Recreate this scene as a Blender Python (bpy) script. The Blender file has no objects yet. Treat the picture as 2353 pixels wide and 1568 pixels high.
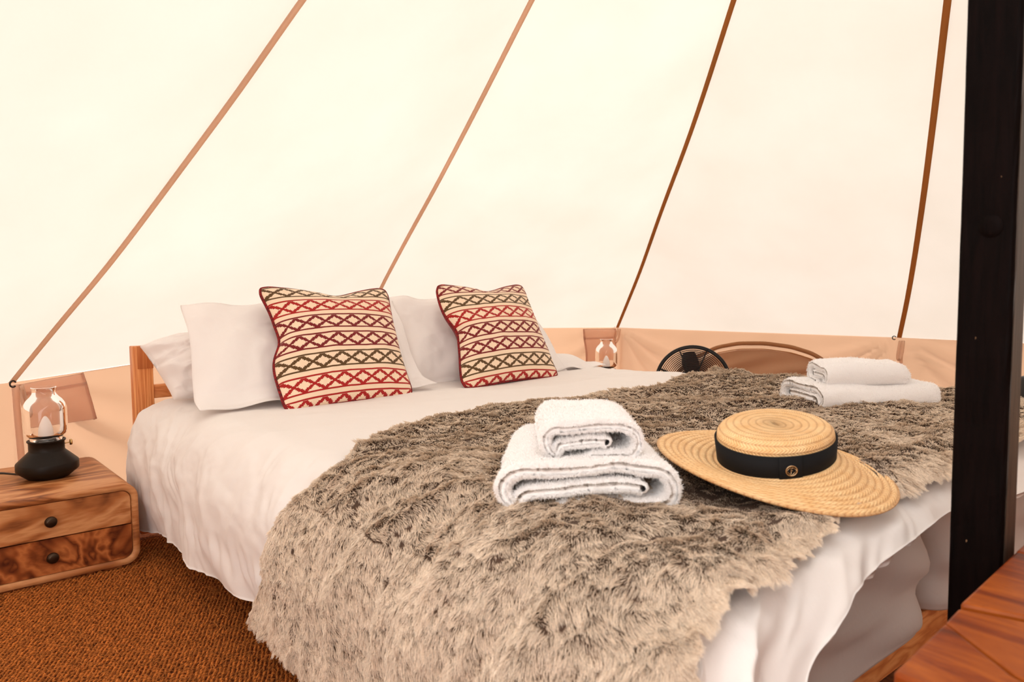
import bpy, bmesh, math, random
import numpy as np
from mathutils import Vector, Matrix
random.seed(4)
RNG = np.random.default_rng(7)
sc = bpy.context.scene
C = sc.collection
PI = math.pi

# ------------------------------------------------------------------ camera
CX, CY = 1176.5, 784.0
_a = np.array([3260 - CX, -(635 - CY)]); _b = np.array([1400 - CX, -(24500 - CY)])
F = math.sqrt(-(_a @ _b))
AX = np.array([_a[0], _a[1], -F]); AX /= np.linalg.norm(AX)
AZ = -np.array([_b[0], _b[1], -F]); AZ /= np.linalg.norm(AZ)
AY = np.cross(AZ, AX)
RW = np.array([AX, AY, AZ])
H = 0.85
EYE = np.array([0, 0, H])
def ray(px, py): return RW @ np.array([px - CX, -(py - CY), -F])
def at_z(px, py, z):
    d = ray(px, py); return EYE + (z - H) / d[2] * d
def at_x(px, py, x):
    d = ray(px, py); return EYE + x / d[0] * d
def at_y(px, py, y):
    d = ray(px, py); return EYE + y / d[1] * d
def at_plane(px, py, A, B):
    n = np.cross(np.array([B[0] - A[0], B[1] - A[1], 0]), [0, 0, 1]); d = ray(px, py)
    return EYE + ((A - EYE) @ n) / (d @ n) * d
cam_d = bpy.data.cameras.new('camera'); cam = bpy.data.objects.new('camera', cam_d); C.objects.link(cam)
cam_d.sensor_width = 36; cam_d.lens = F / 2353 * 36
cam_d.clip_start = .02
m = Matrix([[*RW[0], 0], [*RW[1], 0], [*RW[2], H], [0, 0, 0, 1]])
cam.matrix_world = m
cam_d.dof.use_dof = True; cam_d.dof.focus_distance = 2.3; cam_d.dof.aperture_fstop = 6.3
sc.camera = cam

# ------------------------------------------------------------------ light
w = bpy.data.worlds.new('sky'); sc.world = w; w.use_nodes = True
bg = w.node_tree.nodes['Background']; bg.inputs[0].default_value = (1.0, .975, .95, 1); bg.inputs[1].default_value = 5.1
sun_d = bpy.data.lights.new('sun', 'SUN'); sun_d.energy = 9.5; sun_d.angle = math.radians(6); sun_d.color = (1, .97, .9)
sun = bpy.data.objects.new('sun', sun_d); C.objects.link(sun)
sun.rotation_euler = Vector((-.1, -.62, -.75)).to_track_quat('-Z', 'Y').to_euler()
sc.view_settings.view_transform = 'Standard'; sc.view_settings.look = 'None'
sc.view_settings.gamma = 1; sc.view_settings.use_curve_mapping = False
sc.view_settings.exposure = -0.38
sc.cycles.max_bounces = 10; sc.cycles.diffuse_bounces = 6; sc.cycles.transparent_max_bounces = 24

# ------------------------------------------------------------------ node helpers
def srgb(r, g, b):
    f = lambda c: (c / 255 / 12.92) if c / 255 <= .04045 else ((c / 255 + .055) / 1.055) ** 2.4
    return (f(r), f(g), f(b), 1)
class NT:
    def __init__(s, name):
        s.m = bpy.data.materials.new(name); s.m.use_nodes = True; s.t = s.m.node_tree; s.t.nodes.clear()
        s.out = s.n('ShaderNodeOutputMaterial')
    def n(s, typ, ins=None, **kw):
        nd = s.t.nodes.new(typ)
        for k, v in kw.items(): setattr(nd, k, v)
        if ins:
            for k, v in ins.items():
                if isinstance(v, bpy.types.NodeSocket): s.t.links.new(v, nd.inputs[k])
                else: nd.inputs[k].default_value = v
        return nd
    def math(s, op, a, b=0., c=0.):
        nd = s.n('ShaderNodeMath', {0: a, 1: b, 2: c}, operation=op); return nd.outputs[0]
    def mix(s, f, a, b, bt='MIX'):
        nd = s.n('ShaderNodeMix', {0: f, 6: a, 7: b}, data_type='RGBA', blend_type=bt); return nd.outputs[2]
    def ramp(s, f, stops, interp='LINEAR'):
        nd = s.n('ShaderNodeValToRGB', {0: f}); cr = nd.color_ramp; cr.interpolation = interp
        while len(cr.elements) < len(stops): cr.elements.new(1)
        for e, (p, c) in zip(cr.elements, stops): e.position = p; e.color = c
        return nd.outputs[0]
    def coord(s, which='Object', scale=(1, 1, 1), rot=(0, 0, 0)):
        tc = s.n('ShaderNodeTexCoord')
        return s.n('ShaderNodeMapping', {0: tc.outputs[which], 2: rot, 3: scale}).outputs[0]
    def noise(s, vec, scale, detail=3, rough=.5, dist=0):
        return s.n('ShaderNodeTexNoise', {'Vector': vec, 'Scale': scale, 'Detail': detail, 'Roughness': rough, 'Distortion': dist}).outputs[0]
    def bump(s, h, strength=.3, dist=.002, normal=None):
        ins = {'Height': h, 'Strength': strength, 'Distance': dist}
        if normal is not None: ins['Normal'] = normal
        return s.n('ShaderNodeBump', ins).outputs[0]
    def surf(s, o): s.t.links.new(o, s.out.inputs[0]); return s.m
    def pbr(s, col, rough=.6, normal=None, **k):
        ins = {'Base Color': col, 'Roughness': rough}
        if normal is not None: ins['Normal'] = normal
        ins.update(k)
        return s.n('ShaderNodeBsdfPrincipled', ins).outputs[0]

def mat_plain(name, col, rough=.6, **k):
    t = NT(name); return t.surf(t.pbr(col, rough, **k))

def mat_canvas(name, dcol, tcol, mixf, weave=900):
    t = NT(name); v = t.coord()
    n1 = t.noise(v, weave, 2, .6); n2 = t.noise(v, 2.2, 3, .5)
    h = t.math('ADD', t.math('MULTIPLY', n1, .4), n2)
    nb = t.bump(n1, .25, .0008)
    var = t.ramp(n2, [(0.25, (.93, .92, .90, 1)), (.75, (1, 1, 1, 1))])
    d = t.n('ShaderNodeBsdfDiffuse', {'Color': t.mix(1., dcol, var, 'MULTIPLY'), 'Normal': nb}).outputs[0]
    tr = t.n('ShaderNodeBsdfTranslucent', {'Color': t.mix(1., tcol, var, 'MULTIPLY'), 'Normal': nb}).outputs[0]
    return t.surf(t.n('ShaderNodeMixShader', {0: mixf, 1: d, 2: tr}).outputs[0])

def mat_linen(name, col=(.86, .82, .80, 1), weave=1500, trans=.15):
    t = NT(name); v = t.coord()
    n1 = t.noise(v, weave, 2, .6); n2 = t.noise(v, 26, 4, .55, .6)
    nb = t.bump(n1, .12, .0005); nb = t.bump(n2, .22, .004, nb)
    p = t.pbr(col, .85, nb, **{'Sheen Weight': .15})
    tr = t.n('ShaderNodeBsdfTranslucent', {'Color': col}).outputs[0]
    return t.surf(t.n('ShaderNodeMixShader', {0: trans, 1: p, 2: tr}).outputs[0])

def mat_wood(name, cols, scale=(1, 14, 14), rough=.45, knots=0., ring=6., swirl=1.2, bumpd=.0006, rnd=True):
    """grain runs along the object's x by default"""
    t = NT(name)
    tc = t.n('ShaderNodeTexCoord')
    v0 = tc.outputs['Object']
    if rnd:
        oi = t.n('ShaderNodeObjectInfo').outputs['Random']
        off = t.n('ShaderNodeCombineXYZ', {0: t.math('MULTIPLY', oi, 7.3), 1: t.math('MULTIPLY', oi, 3.1), 2: t.math('MULTIPLY', oi, 5.7)}).outputs[0]
        v0 = t.n('ShaderNodeVectorMath', {0: v0, 1: off}, operation='ADD').outputs[0]
    v = t.n('ShaderNodeMapping', {0: v0, 3: scale}).outputs[0]
    warp = t.noise(t.n('ShaderNodeMapping', {0: v0, 3: (scale[0] * .9, scale[1] * .3, scale[2] * .3)}).outputs[0], 1.3, 3, .55, swirl)
    fib = t.noise(v, 9, 6, .65, .3)
    rg = t.math('FRACT', t.math('MULTIPLY', t.math('ADD', warp, t.math('MULTIPLY', fib, .05)), ring))
    rg = t.math('ABSOLUTE', t.math('SUBTRACT', t.math('MULTIPLY', rg, 2.), 1.))
    f = t.math('ADD', t.math('MULTIPLY', rg, .55), t.math('MULTIPLY', fib, .5))
    n = len(cols)
    col = t.ramp(f, [(.2 + .6 * i / (n - 1), c) for i, c in enumerate(cols)])
    if knots:
        vo = t.n('ShaderNodeTexVoronoi', {'Vector': t.n('ShaderNodeMapping', {0: v0, 3: (4.2, 5.5, 3)}).outputs[0], 'Scale': 1., 'Randomness': 1.}).outputs[0]
        k = t.ramp(vo, [(.0, (1, 1, 1, 1)), (.07 * knots, (.9, .9, .9, 1)), (.13 * knots, (0, 0, 0, 1))])
        col = t.mix(k, col, (.02, .008, .004, 1))
    nb = t.bump(f, .35, bumpd)
    return t.surf(t.pbr(col, rough, nb, **{'Specular IOR Level': .25}))

# ------------------------------------------------------------------ numpy noise
_G = RNG.random((64, 64, 64))
def vnoise(P):
    i = np.floor(P).astype(int); f = P - i; f = f * f * (3 - 2 * f); r = 0
    for dx in (0, 1):
        for dy in (0, 1):
            for dz in (0, 1):
                wgt = (f[..., 0] if dx else 1 - f[..., 0]) * (f[..., 1] if dy else 1 - f[..., 1]) * (f[..., 2] if dz else 1 - f[..., 2])
                r = r + wgt * _G[(i[..., 0] + dx) % 64, (i[..., 1] + dy) % 64, (i[..., 2] + dz) % 64]
    return r * 2 - 1
def fbm(P, octs=3, gain=.5):
    s = 0; a = 1; k = 1
    for o in range(octs):
        s = s + a * vnoise(P * k + 17.3 * o); a *= gain; k *= 2.03
    return s
def ridge(P, octs=2):
    s = 0; a = 1; k = 1
    for o in range(octs):
        s = s + a * (1 - np.abs(vnoise(P * k + 9.1 * o)) * 2); a *= .5; k *= 2.1
    return s
def v3(x, y, z=0): return np.stack(np.broadcast_arrays(x, y, z), -1)

# ------------------------------------------------------------------ mesh helpers
def tag(o, label=None, cat=None, group=None, kind=None):
    if label: o['label'] = label
    if cat: o['category'] = cat
    if group: o['group'] = group
    if kind: o['kind'] = kind
    return o
def thing(name, label, cat, loc=(0, 0, 0), group=None):
    o = bpy.data.objects.new(name, None); C.objects.link(o); o.location = loc; o.empty_display_size = .05
    return tag(o, label, cat, group)
def wloc(o):
    l = np.array(o.location, float)
    while o.parent: o = o.parent; l = l + np.array(o.location)
    return l
def mk(name, V, Fs, mat, parent=None, loc=None, smooth=True, uv=None):
    """V in world coordinates; the origin goes to the parent's base (or loc)"""
    V = np.asarray(V, float).reshape(-1, 3)
    if loc is None: loc = wloc(parent) if parent is not None else (V[:, 0].mean(), V[:, 1].mean(), V[:, 2].min())
    loc = np.array(loc, float)
    me = bpy.data.meshes.new(name)
    me.from_pydata((V - loc).tolist(), [], [tuple(int(i) for i in f) for f in Fs])
    if smooth: me.polygons.foreach_set('use_smooth', [True] * len(me.polygons))
    if uv is not None:
        ul = me.uv_layers.new(name='UVMap'); idx = np.empty(len(me.loops), int); me.loops.foreach_get('vertex_index', idx)
        ul.data.foreach_set('uv', np.asarray(uv, float)[idx].ravel())
    me.materials.append(mat); me.update()
    o = bpy.data.objects.new(name, me); C.objects.link(o)
    if parent is not None:
        o.parent = parent; o.location = loc - wloc(parent)
    else: o.location = loc
    return o
def grid_faces(nu, nv, cu=False, cv=False, off=0):
    """vertex index = i*nv + j"""
    F_ = []
    for i in range(nu if cu else nu - 1):
        i2 = (i + 1) % nu
        for j in range(nv if cv else nv - 1):
            j2 = (j + 1) % nv
            F_.append((off + i * nv + j, off + i2 * nv + j, off + i2 * nv + j2, off + i * nv + j2))
    return F_
def grid_normals(P):
    du = np.gradient(P, axis=0); dv = np.gradient(P, axis=1); n = np.cross(du, dv)
    return n / (np.linalg.norm(n, axis=-1, keepdims=True) + 1e-12)
class MB:
    def __init__(s): s.V = []; s.F = []
    def add(s, V, Fs):
        o = len(s.V); s.V += [tuple(v) for v in np.asarray(V).reshape(-1, 3)]; s.F += [tuple(int(i) + o for i in f) for f in Fs]; return s
    def box(s, x0, x1, y0, y1, z0, z1, b=.003):
        bm = bmesh.new(); bmesh.ops.create_cube(bm, size=1)
        for v in bm.verts: v.co = Vector(((x0 + x1) / 2 + v.co.x * (x1 - x0), (y0 + y1) / 2 + v.co.y * (y1 - y0), (z0 + z1) / 2 + v.co.z * (z1 - z0)))
        if b: bmesh.ops.bevel(bm, geom=bm.edges[:], offset=b, segments=2, profile=.5, affect='EDGES')
        bm.verts.index_update(); s.add([v.co[:] for v in bm.verts], [[v.index for v in f.verts] for f in bm.faces]); bm.free(); return s
    def prism(s, poly, z0, z1, b=.003):
        bm = bmesh.new(); vs = [bm.verts.new((p[0], p[1], z0)) for p in poly]; f = bm.faces.new(vs)
        r = bmesh.ops.extrude_face_region(bm, geom=[f])
        for v in r['geom']:
            if isinstance(v, bmesh.types.BMVert): v.co.z = z1
        bmesh.ops.recalc_face_normals(bm, faces=bm.faces[:])
        if b: bmesh.ops.bevel(bm, geom=bm.edges[:], offset=b, segments=2, profile=.5, affect='EDGES')
        bm.verts.index_update(); s.add([v.co[:] for v in bm.verts], [[v.index for v in f.verts] for f in bm.faces]); bm.free(); return s
    def tube(s, pts, r, n=8, closed=False, caps=True):
        pts = np.asarray(pts, float); N = len(pts); r = np.broadcast_to(r, N)
        T = np.gradient(pts, axis=0) if not closed else np.roll(pts, -1, 0) - np.roll(pts, 1, 0)
        T /= np.linalg.norm(T, axis=1, keepdims=True) + 1e-12
        u = np.cross(T[0], [0, 0, 1]); u = u if np.linalg.norm(u) > .1 else np.cross(T[0], [1, 0, 0]); u /= np.linalg.norm(u)
        V = []
        for i in range(N):
            u = u - T[i] * (u @ T[i]); u /= np.linalg.norm(u); v = np.cross(T[i], u)
            for k in range(n):
                a = 2 * PI * k / n; V.append(pts[i] + r[i] * (math.cos(a) * u + math.sin(a) * v))
        Fs = grid_faces(N, n, closed, True)
        if caps and not closed: Fs += [tuple(range(n))[::-1], tuple((N - 1) * n + k for k in range(n))]
        return s.add(V, Fs)
    def lathe(s, prof, c=(0, 0, 0), n=40, axis=None):
        """prof: (r, h) list; axis: (u, v, n) frame"""
        u, v, nn = axis if axis is not None else (np.array([1, 0, 0]), np.array([0, 1, 0]), np.array([0, 0, 1]))
        V = []
        for r, h in prof:
            for k in range(n):
                a = 2 * PI * k / n; V.append(np.array(c) + r * (math.cos(a) * u + math.sin(a) * v) + h * nn)
        return s.add(V, grid_faces(len(prof), n, False, True))
    def strip(s, pts, wv, th=.002):
        """flat band along pts with half width vector(s) wv and a little thickness"""
        pts = np.asarray(pts, float); wv = np.broadcast_to(np.asarray(wv, float), pts.shape)
        T = np.gradient(pts, axis=0); N = np.cross(T, wv); N /= np.linalg.norm(N, axis=1, keepdims=True) + 1e-12
        ring = np.stack([pts - wv - N * th / 2, pts + wv - N * th / 2, pts + wv + N * th / 2, pts - wv + N * th / 2], 1)
        n = len(pts)
        return s.add(ring, grid_faces(n, 4, False, True) + [(0, 1, 2, 3), tuple((n - 1) * 4 + k for k in (3, 2, 1, 0))])
    def build(s, name, mat, parent=None, **k): return mk(name, s.V, s.F, mat, parent, **k)
def frame(n, hint=(0, 0, 1)):
    n = np.array(n, float); n /= np.linalg.norm(n); u = np.cross(hint, n)
    if np.linalg.norm(u) < .05: u = np.cross((1, 0, 0), n)
    u /= np.linalg.norm(u); return u, np.cross(n, u), n
def copy_tree(o, parent=None, delta=(0, 0, 0)):
    c = o.copy(); C.objects.link(c)
    c.parent = parent
    if parent is None: c.location = Vector(o.location) + Vector(delta)
    for ch in list(o.children): copy_tree(ch, c)
    return c
def solid(P, th, name, mat, parent=None, uv=None, loc=None, down=True, smooth=True):
    """closed sheet: grid P (nu,nv,3) with thickness th below its normal"""
    nu, nv = P.shape[:2]; N = grid_normals(P)
    Q = P - N * th
    V = np.concatenate([P.reshape(-1, 3), Q.reshape(-1, 3)]); n = nu * nv
    Fs = grid_faces(nu, nv) + [f[::-1] for f in grid_faces(nu, nv, off=n)]
    rim = [i * nv for i in range(nu)] + [(nu - 1) * nv + j for j in range(1, nv)] + [i * nv + nv - 1 for i in range(nu - 2, -1, -1)] + [j for j in range(nv - 2, 0, -1)]
    for k in range(len(rim)):
        a, b = rim[k], rim[(k + 1) % len(rim)]; Fs.append((a, a + n, b + n, b)[::-1])
    return mk(name, V, Fs, mat, parent, uv=None if uv is None else np.concatenate([uv, uv]), loc=loc, smooth=smooth)

def hair(name, roots, pts, rad, mat, parent, kind='stuff', label=None):
    """pts: (n, k, 3) world; rad: (n, k)"""
    n, k = pts.shape[:2]
    hc = bpy.data.hair_curves.new(name); hc.add_curves([k] * n)
    loc = wloc(parent)
    hc.position_data.foreach_set('vector', (pts - loc).astype(np.float32).ravel())
    a = hc.attributes.get('radius') or hc.attributes.new('radius', 'FLOAT', 'POINT')
    a.data.foreach_set('value', rad.astype(np.float32).ravel())
    hc.materials.append(mat)
    o = bpy.data.objects.new(name, hc); C.objects.link(o); o.parent = parent
    return tag(o, label, kind=kind)

# ================================================================== SETTING: the tent
M_roof = mat_canvas('cream canvas', (.89, .86, .83, 1), (.30, .275, .245, 1), .5)
M_wall = mat_canvas('tan canvas', (.62, .37, .23, 1), (.33, .205, .13, 1), .42)
M_pocket = mat_canvas('tan pocket cloth', (.82, .60, .49, 1), (.98, .84, .76, 1), .70)
M_tape = mat_canvas('brown webbing', (.58, .30, .11, 1), (.62, .32, .12, 1), .6)
M_tape2 = mat_canvas('rosy brown webbing', (.82, .62, .51, 1), (.93, .72, .58, 1), .70)
M_tapepale = mat_canvas('pale webbing', (.92, .74, .60, 1), (.95, .78, .64, 1), .6)
M_black = mat_plain('black plastic', (.012, .01, .009, 1), .4)

HW = .52; FILL_GAP = 9
S1 = at_z(22, 880, HW); S3 = at_z(1418, 753, HW); S4 = at_z(2066, 776, HW); S2 = np.array([2.31, 4.17, .586])
APEX = EYE + ray(2500, -2450) / np.linalg.norm(ray(2500, -2450)[:2]) * 1.6
S5 = np.array([4.6, -.05, HW]); S6 = np.array([3.3, -1.6, HW]); S7 = np.array([1.7, -2.35, HW]); S8 = np.array([-.1, -2.1, HW])
S9 = np.array([-1.35, -1.0, HW]); S10 = np.array([-1.55, .55, HW]); S11 = np.array([-.95, 2.5, HW])
BASE = [S11, S1, S2, S3, S4, S5, S6, S7, S8, S9, S10]
SEAMPX = {1: [(22, 880), (130, 745), (245, 610), (345, 475), (455, 325), (548, 200), (683, 0)],
          2: [(832, 757), (870, 668), (935, 545), (1004, 420), (1060, 312), (1120, 195), (1217, 0)],
          3: [(1418, 753), (1470, 625), (1520, 480), (1580, 322), (1628, 178), (1683, 0)],
          4: [(2066, 776), (2086, 683), (2106, 562), (2127, 413), (2150, 229), (2163, 115), (2176, 0)]}
NT_ = 41
def seam_curve(k):
    B = BASE[k]; ch = APEX - B; L = np.linalg.norm(ch); ts = np.linspace(0, 1, NT_)
    if k in SEAMPX:
        tt = [0.]; off = [np.zeros(3)]
        for px, py in SEAMPX[k][1:]:
            d = ray(px, py); d /= np.linalg.norm(d); c = ch / L
            w0 = EYE - B; a, b_, c_ = 1., d @ c, 1.; dd = d @ w0; e = c @ w0; den = a * c_ - b_ * b_
            s = (b_ * e - c_ * dd) / den; t = (a * e - b_ * dd) / den
            tt.append(t / L); off.append(EYE + s * d - (B + t * c))
        tt.append(1.0); off.append(np.zeros(3)); off = np.array(off)
        # smooth cubic-ish blend of the offsets
        O = np.stack([np.interp(ts, tt, off[:, i]) for i in range(3)], 1)
        for _ in range(3): O[1:-1] = (O[:-2] + 2 * O[1:-1] + O[2:]) / 4
    else:
        O = np.outer(np.sin(ts * PI), [0, 0, -.07])
    return B + ts[:, None] * ch + O
SE = [seam_curve(k) for k in range(len(BASE))]

ceiling = thing('ceiling', None, None, (APEX[0], APEX[1], APEX[2])); tag(ceiling, kind='structure')
nb = len(BASE)
for k in range(nb):
    if k == FILL_GAP: continue      # unseen panel left out, an opening added to let in fill light
    A_, B_ = SE[k], SE[(k + 1) % nb]; nu = 45; a = np.linspace(0, 1, nu)[None, :, None]
    P = A_[:, None] * (1 - a) + B_[:, None] * a
    t = np.linspace(0, 1, NT_)[:, None]; aa = np.linspace(0, 1, nu)[None]
    inn = np.array([APEX[0], APEX[1], .9]) - P; inn /= np.linalg.norm(inn, axis=-1, keepdims=True)
    sag = .03 * np.sin(aa * PI) * (1 - t) * np.sin(np.minimum(t * 3, 1) * PI / 2)
    # soft tension creases running out of the lower corners
    for ca, sg in ((0., 1), (1., -1)):
        da = np.abs(aa - ca) * 1.9; r = np.hypot(da, t * 2.9); th = np.arctan2(t * 2.9, da + 1e-6)
        sag = sag + .010 * np.sin(th * 17 + k) * np.exp(-((th - .9) / .45) ** 2) * np.exp(-r / .35) * np.minimum(r / .1, 1)
    P = P + inn * sag[..., None]
    mk('canvas_panel', P, grid_faces(NT_, nu), M_roof, ceiling)
for k in range(nb):
    cvr = SE[k].copy(); inn = np.array([APEX[0], APEX[1], .6]) - cvr; inn /= np.linalg.norm(inn, axis=1, keepdims=True)
    cvr = cvr + inn * .012
    T = np.gradient(cvr, axis=0); wv = np.cross(T, inn); wv /= np.linalg.norm(wv, axis=1, keepdims=True)
    wd = .0105 if k != 4 else .0125
    MB().strip(cvr, wv * wd, .003).build('seam_webbing', M_tape2 if k in (1, 2) else M_tape, ceiling)

# walls: one panel per side under the roof edge
def wall_point(A, B, a, z, k=0):
    """a along 0..1, z height; returns point and inward normal"""
    P = A * (1 - a)[..., None] + B * a[..., None]
    n = np.array([-(B - A)[1], (B - A)[0], 0.]); mid = (A + B) / 2
    if n[:2] @ (np.array([1.2, .8]) - mid[:2]) < 0: n = -n
    n /= np.linalg.norm(n)
    top = P[..., 2]
    P = P.copy(); P[..., 2] = z * top / HW
    dz = 1 - z / HW
    L = np.linalg.norm(B - A)
    off = np.zeros_like(z)
    for ca in (0., 1.):
        da = np.abs(a - ca) * L; dd = dz * HW; th = np.arctan2(dd, da + 1e-5); r = np.hypot(da, dd)
        off = off + .030 * np.sin(th * 19 + k * 1.7) * np.exp(-((th - .62) / .40) ** 2) * np.minimum(r / .35, 1) * np.exp(-r / 1.3)
    off = off + .006 * np.sin(a * L * 14 + dz * 5 + k) * np.sin(dz * PI) - .012 * dz
    off = off * np.clip(np.minimum(a, 1 - a) * L / .06, 0, 1)
    return P + n * off[..., None], n
names = ['wall_left', 'wall_back', 'wall_back', 'wall_right', 'wall_right', 'wall_right', 'wall_front', 'wall_front', 'wall_front', 'wall_left', 'wall_left']
WALLS = {}
for k in range(nb):
    if k == FILL_GAP: continue
    nu, nv = 150 if k in (1, 2, 3) else 50, 26
    a, z = np.meshgrid(np.linspace(0, 1, nu), np.linspace(HW, -.03, nv), indexing='ij')
    P, n = wall_point(BASE[k], BASE[(k + 1) % nb], a, z, k)
    o = mk(names[k], P, grid_faces(nu, nv), M_wall, None); tag(o, kind='structure'); WALLS[k] = o
# webbing on the wall under each seam, toggle loops, hooks
def onwall(k, px, py, off=.0):
    A, B = BASE[k], BASE[(k + 1) % nb]; P = at_plane(px, py, A, B)
    n = np.array([-(B - A)[1], (B - A)[0], 0.])
    if n[:2] @ (np.array([1.2, .8]) - P[:2]) < 0: n = -n
    return P + n / np.linalg.norm(n) * off
def wall_strip(k, px, halfw, name, mat, off=.012, th=.003, n=24, parent=None):
    px = np.array(px, float); s = np.r_[0, np.cumsum(np.linalg.norm(np.diff(px, axis=0), axis=1))]
    q = np.linspace(0, s[-1], n); X = np.interp(q, s, px[:, 0]); Y = np.interp(q, s, px[:, 1])
    for _ in range(2): X[1:-1] = (X[:-2] + 2 * X[1:-1] + X[2:]) / 4; Y[1:-1] = (Y[:-2] + 2 * Y[1:-1] + Y[2:]) / 4
    pts = np.array([onwall(k, x, y, off) for x, y in zip(X, Y)])
    A, B = BASE[k], BASE[(k + 1) % nb]; nn = onwall(k, 1000, 800, .1) - onwall(k, 1000, 800, 0)
    T = np.gradient(pts, axis=0); wv = np.cross(T, nn); wv /= np.linalg.norm(wv, axis=1, keepdims=True)
    return MB().strip(pts, wv * halfw, th).build(name, mat, parent)
wall_strip(1, [(26, 884), (33, 970), (42, 1066), (52, 1180)], .0125, 'wall_webbing', M_tape if 0 else M_pocket, .02, parent=WALLS[1])
wall_strip(2, [(1424, 760), (1424, 800), (1423, 860), (1423, 920)], .012, 'wall_webbing', M_pocket, .02, parent=WALLS[2])
wall_strip(3, [(2072, 786), (2072, 830), (2074, 900)], .009, 'wall_webbing', M_pocket, .016, parent=WALLS[3])
wall_strip(1, [(30, 884), (40, 918), (52, 945), (50, 960), (40, 945), (33, 920), (31, 895)], .0075, 'toggle_loop', M_tapepale, .045, parent=WALLS[1])
wall_strip(3, [(1428, 755), (1422, 775), (1418, 786), (1423, 788), (1429, 777), (1432, 756)], .009, 'toggle_loop', M_tapepale, .045, parent=WALLS[3])
wall_strip(3, [(2074, 782), (2069, 808), (2067, 826), (2073, 828), (2078, 808), (2081, 782)], .009, 'toggle_loop', M_tapepale, .045, parent=WALLS[3])
for k, (x, y), r in ((1, (17, 882), .011), (3, (1415, 753), .013), (3, (2058, 776), .010)):
    c = onwall(k, x, y, .03); aa = np.linspace(.6, 2 * PI - .6, 16) - .2
    u = onwall(k, 1100, 700) - onwall(k, 1000, 700); u[2] = 0; u /= np.linalg.norm(u)
    MB().tube([c + r * (math.cos(q) * u + math.sin(q) * np.array([0, 0, 1])) for q in aa], .003, 6).build('hook', M_black, WALLS[k])

# wall pockets (hang from the wall: cloth pieces with depth)
def pocket(k, corners, parent, fold=.28):
    c = [np.array(onwall(k, *p, 0)) for p in corners]     # TL TR BR BL
    nn = onwall(k, 1000, 800, 1) - onwall(k, 1000, 800, 0)
    nu, nv = 40, 32; u, v = np.meshgrid(np.linspace(0, 1, nu), np.linspace(0, 1, nv), indexing='ij')
    P = (c[0] * ((1 - u) * (1 - v))[..., None] + c[1] * (u * (1 - v))[..., None] + c[2] * (u * v)[..., None] + c[3] * ((1 - u) * v)[..., None])
    off = .014 + .014 * np.sin(u * PI) * np.sin(v * PI * .9) + .005 * fbm(v3(u * 3, v * 3, k), 2) + .006 * v
    P = P + nn * off[..., None]
    o = solid(P, .004, 'wall_pocket', M_pocket, parent)
    def line(u0, v0, u1, v1, hw, nm):
        q = np.linspace(0, 1, 16); uu = u0 + (u1 - u0) * q; vv = v0 + (v1 - v0) * q
        pts = np.stack([P[int(round(a * (nu - 1))), int(round(b * (nv - 1)))] for a, b in zip(uu, vv)]) + nn * .003
        T = np.gradient(pts, axis=0); wv = np.cross(T, nn); wv /= np.linalg.norm(wv, axis=1, keepdims=True) + 1e-9
        MB().strip(pts, wv * hw, .002).build(nm, M_pocket, o)
    line(0, fold, 1, fold, .006, 'pocket_hem'); line(.03, 0, .03, 1, .007, 'pocket_edge'); line(.97, 0, .97, 1, .007, 'pocket_edge')
    return o
pocket(1, [(34, 884), (185, 857), (212, 962), (52, 985)], WALLS[1], .22)
pocket(2, [(1336, 756), (1411, 755), (1413, 826), (1343, 832)], WALLS[2], .28)

# the arched zip window in the right wall
win = thing('window_1', None, None, onwall(3, 1735, 870, .0)); tag(win, kind='structure')
arch = [(1535, 885), (1565, 850), (1600, 822), (1650, 798), (1700, 789), (1760, 789), (1820, 797), (1868, 812), (1905, 834), (1945, 880)]
wall_strip(3, arch, .013, 'zip_band', M_tape if 0 else mat_canvas('olive tan webbing', (.50, .29, .15, 1), (.60, .34, .18, 1), .5), .018, n=60, parent=win)
wall_strip(3, [(x, y + 13) for x, y in arch], .0028, 'zip_teeth', M_tape, .021, n=60, parent=win)
A, B = BASE[3], BASE[4]
nn = onwall(3, 1000, 800, 1) - onwall(3, 1000, 800, 0)
cx_ = [(x, y + 15) for x, y in arch]; top = np.array([onwall(3, *p, .010) for p in cx_])
bot = top.copy(); bot[:, 2] = .12
ts = np.linspace(0, 1, 40); tt_ = np.linspace(0, 1, len(top)); top = np.stack([np.interp(ts, tt_, top[:, i]) for i in range(3)], 1); bot = np.stack([np.interp(ts, tt_, bot[:, i]) for i in range(3)], 1)
vv = np.linspace(0, 1, 24)[None, :, None]; P = top[:, None] * (1 - vv) + bot[:, None] * vv
s_ = ts[:, None] * 2.2; d_ = vv[0, :, 0][None] * .4
P = P + nn * (.012 * np.sin((s_ * .8 + d_ * 2.6) * 13) * np.sin(vv[0, :, 0] * PI)[None])[..., None]
mk('window_flap', P, grid_faces(40, 24), M_wall, win)

# floor
M_floor = NT('brown coir matting base')
_v = M_floor.coord(); _n = M_floor.noise(_v, 60, 4, .6)
M_floor = M_floor.surf(M_floor.pbr(M_floor.ramp(_n, [(.3, srgb(92, 42, 12)), (.7, srgb(168, 92, 40))]), .9))
ring = np.array([b[:2] for b in BASE])
mk('floor', [[x, y, -.022] for x, y in ring * 1.0], [tuple(range(nb))], M_floor, None, smooth=False); bpy.data.objects['floor']['kind'] = 'structure'

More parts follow.
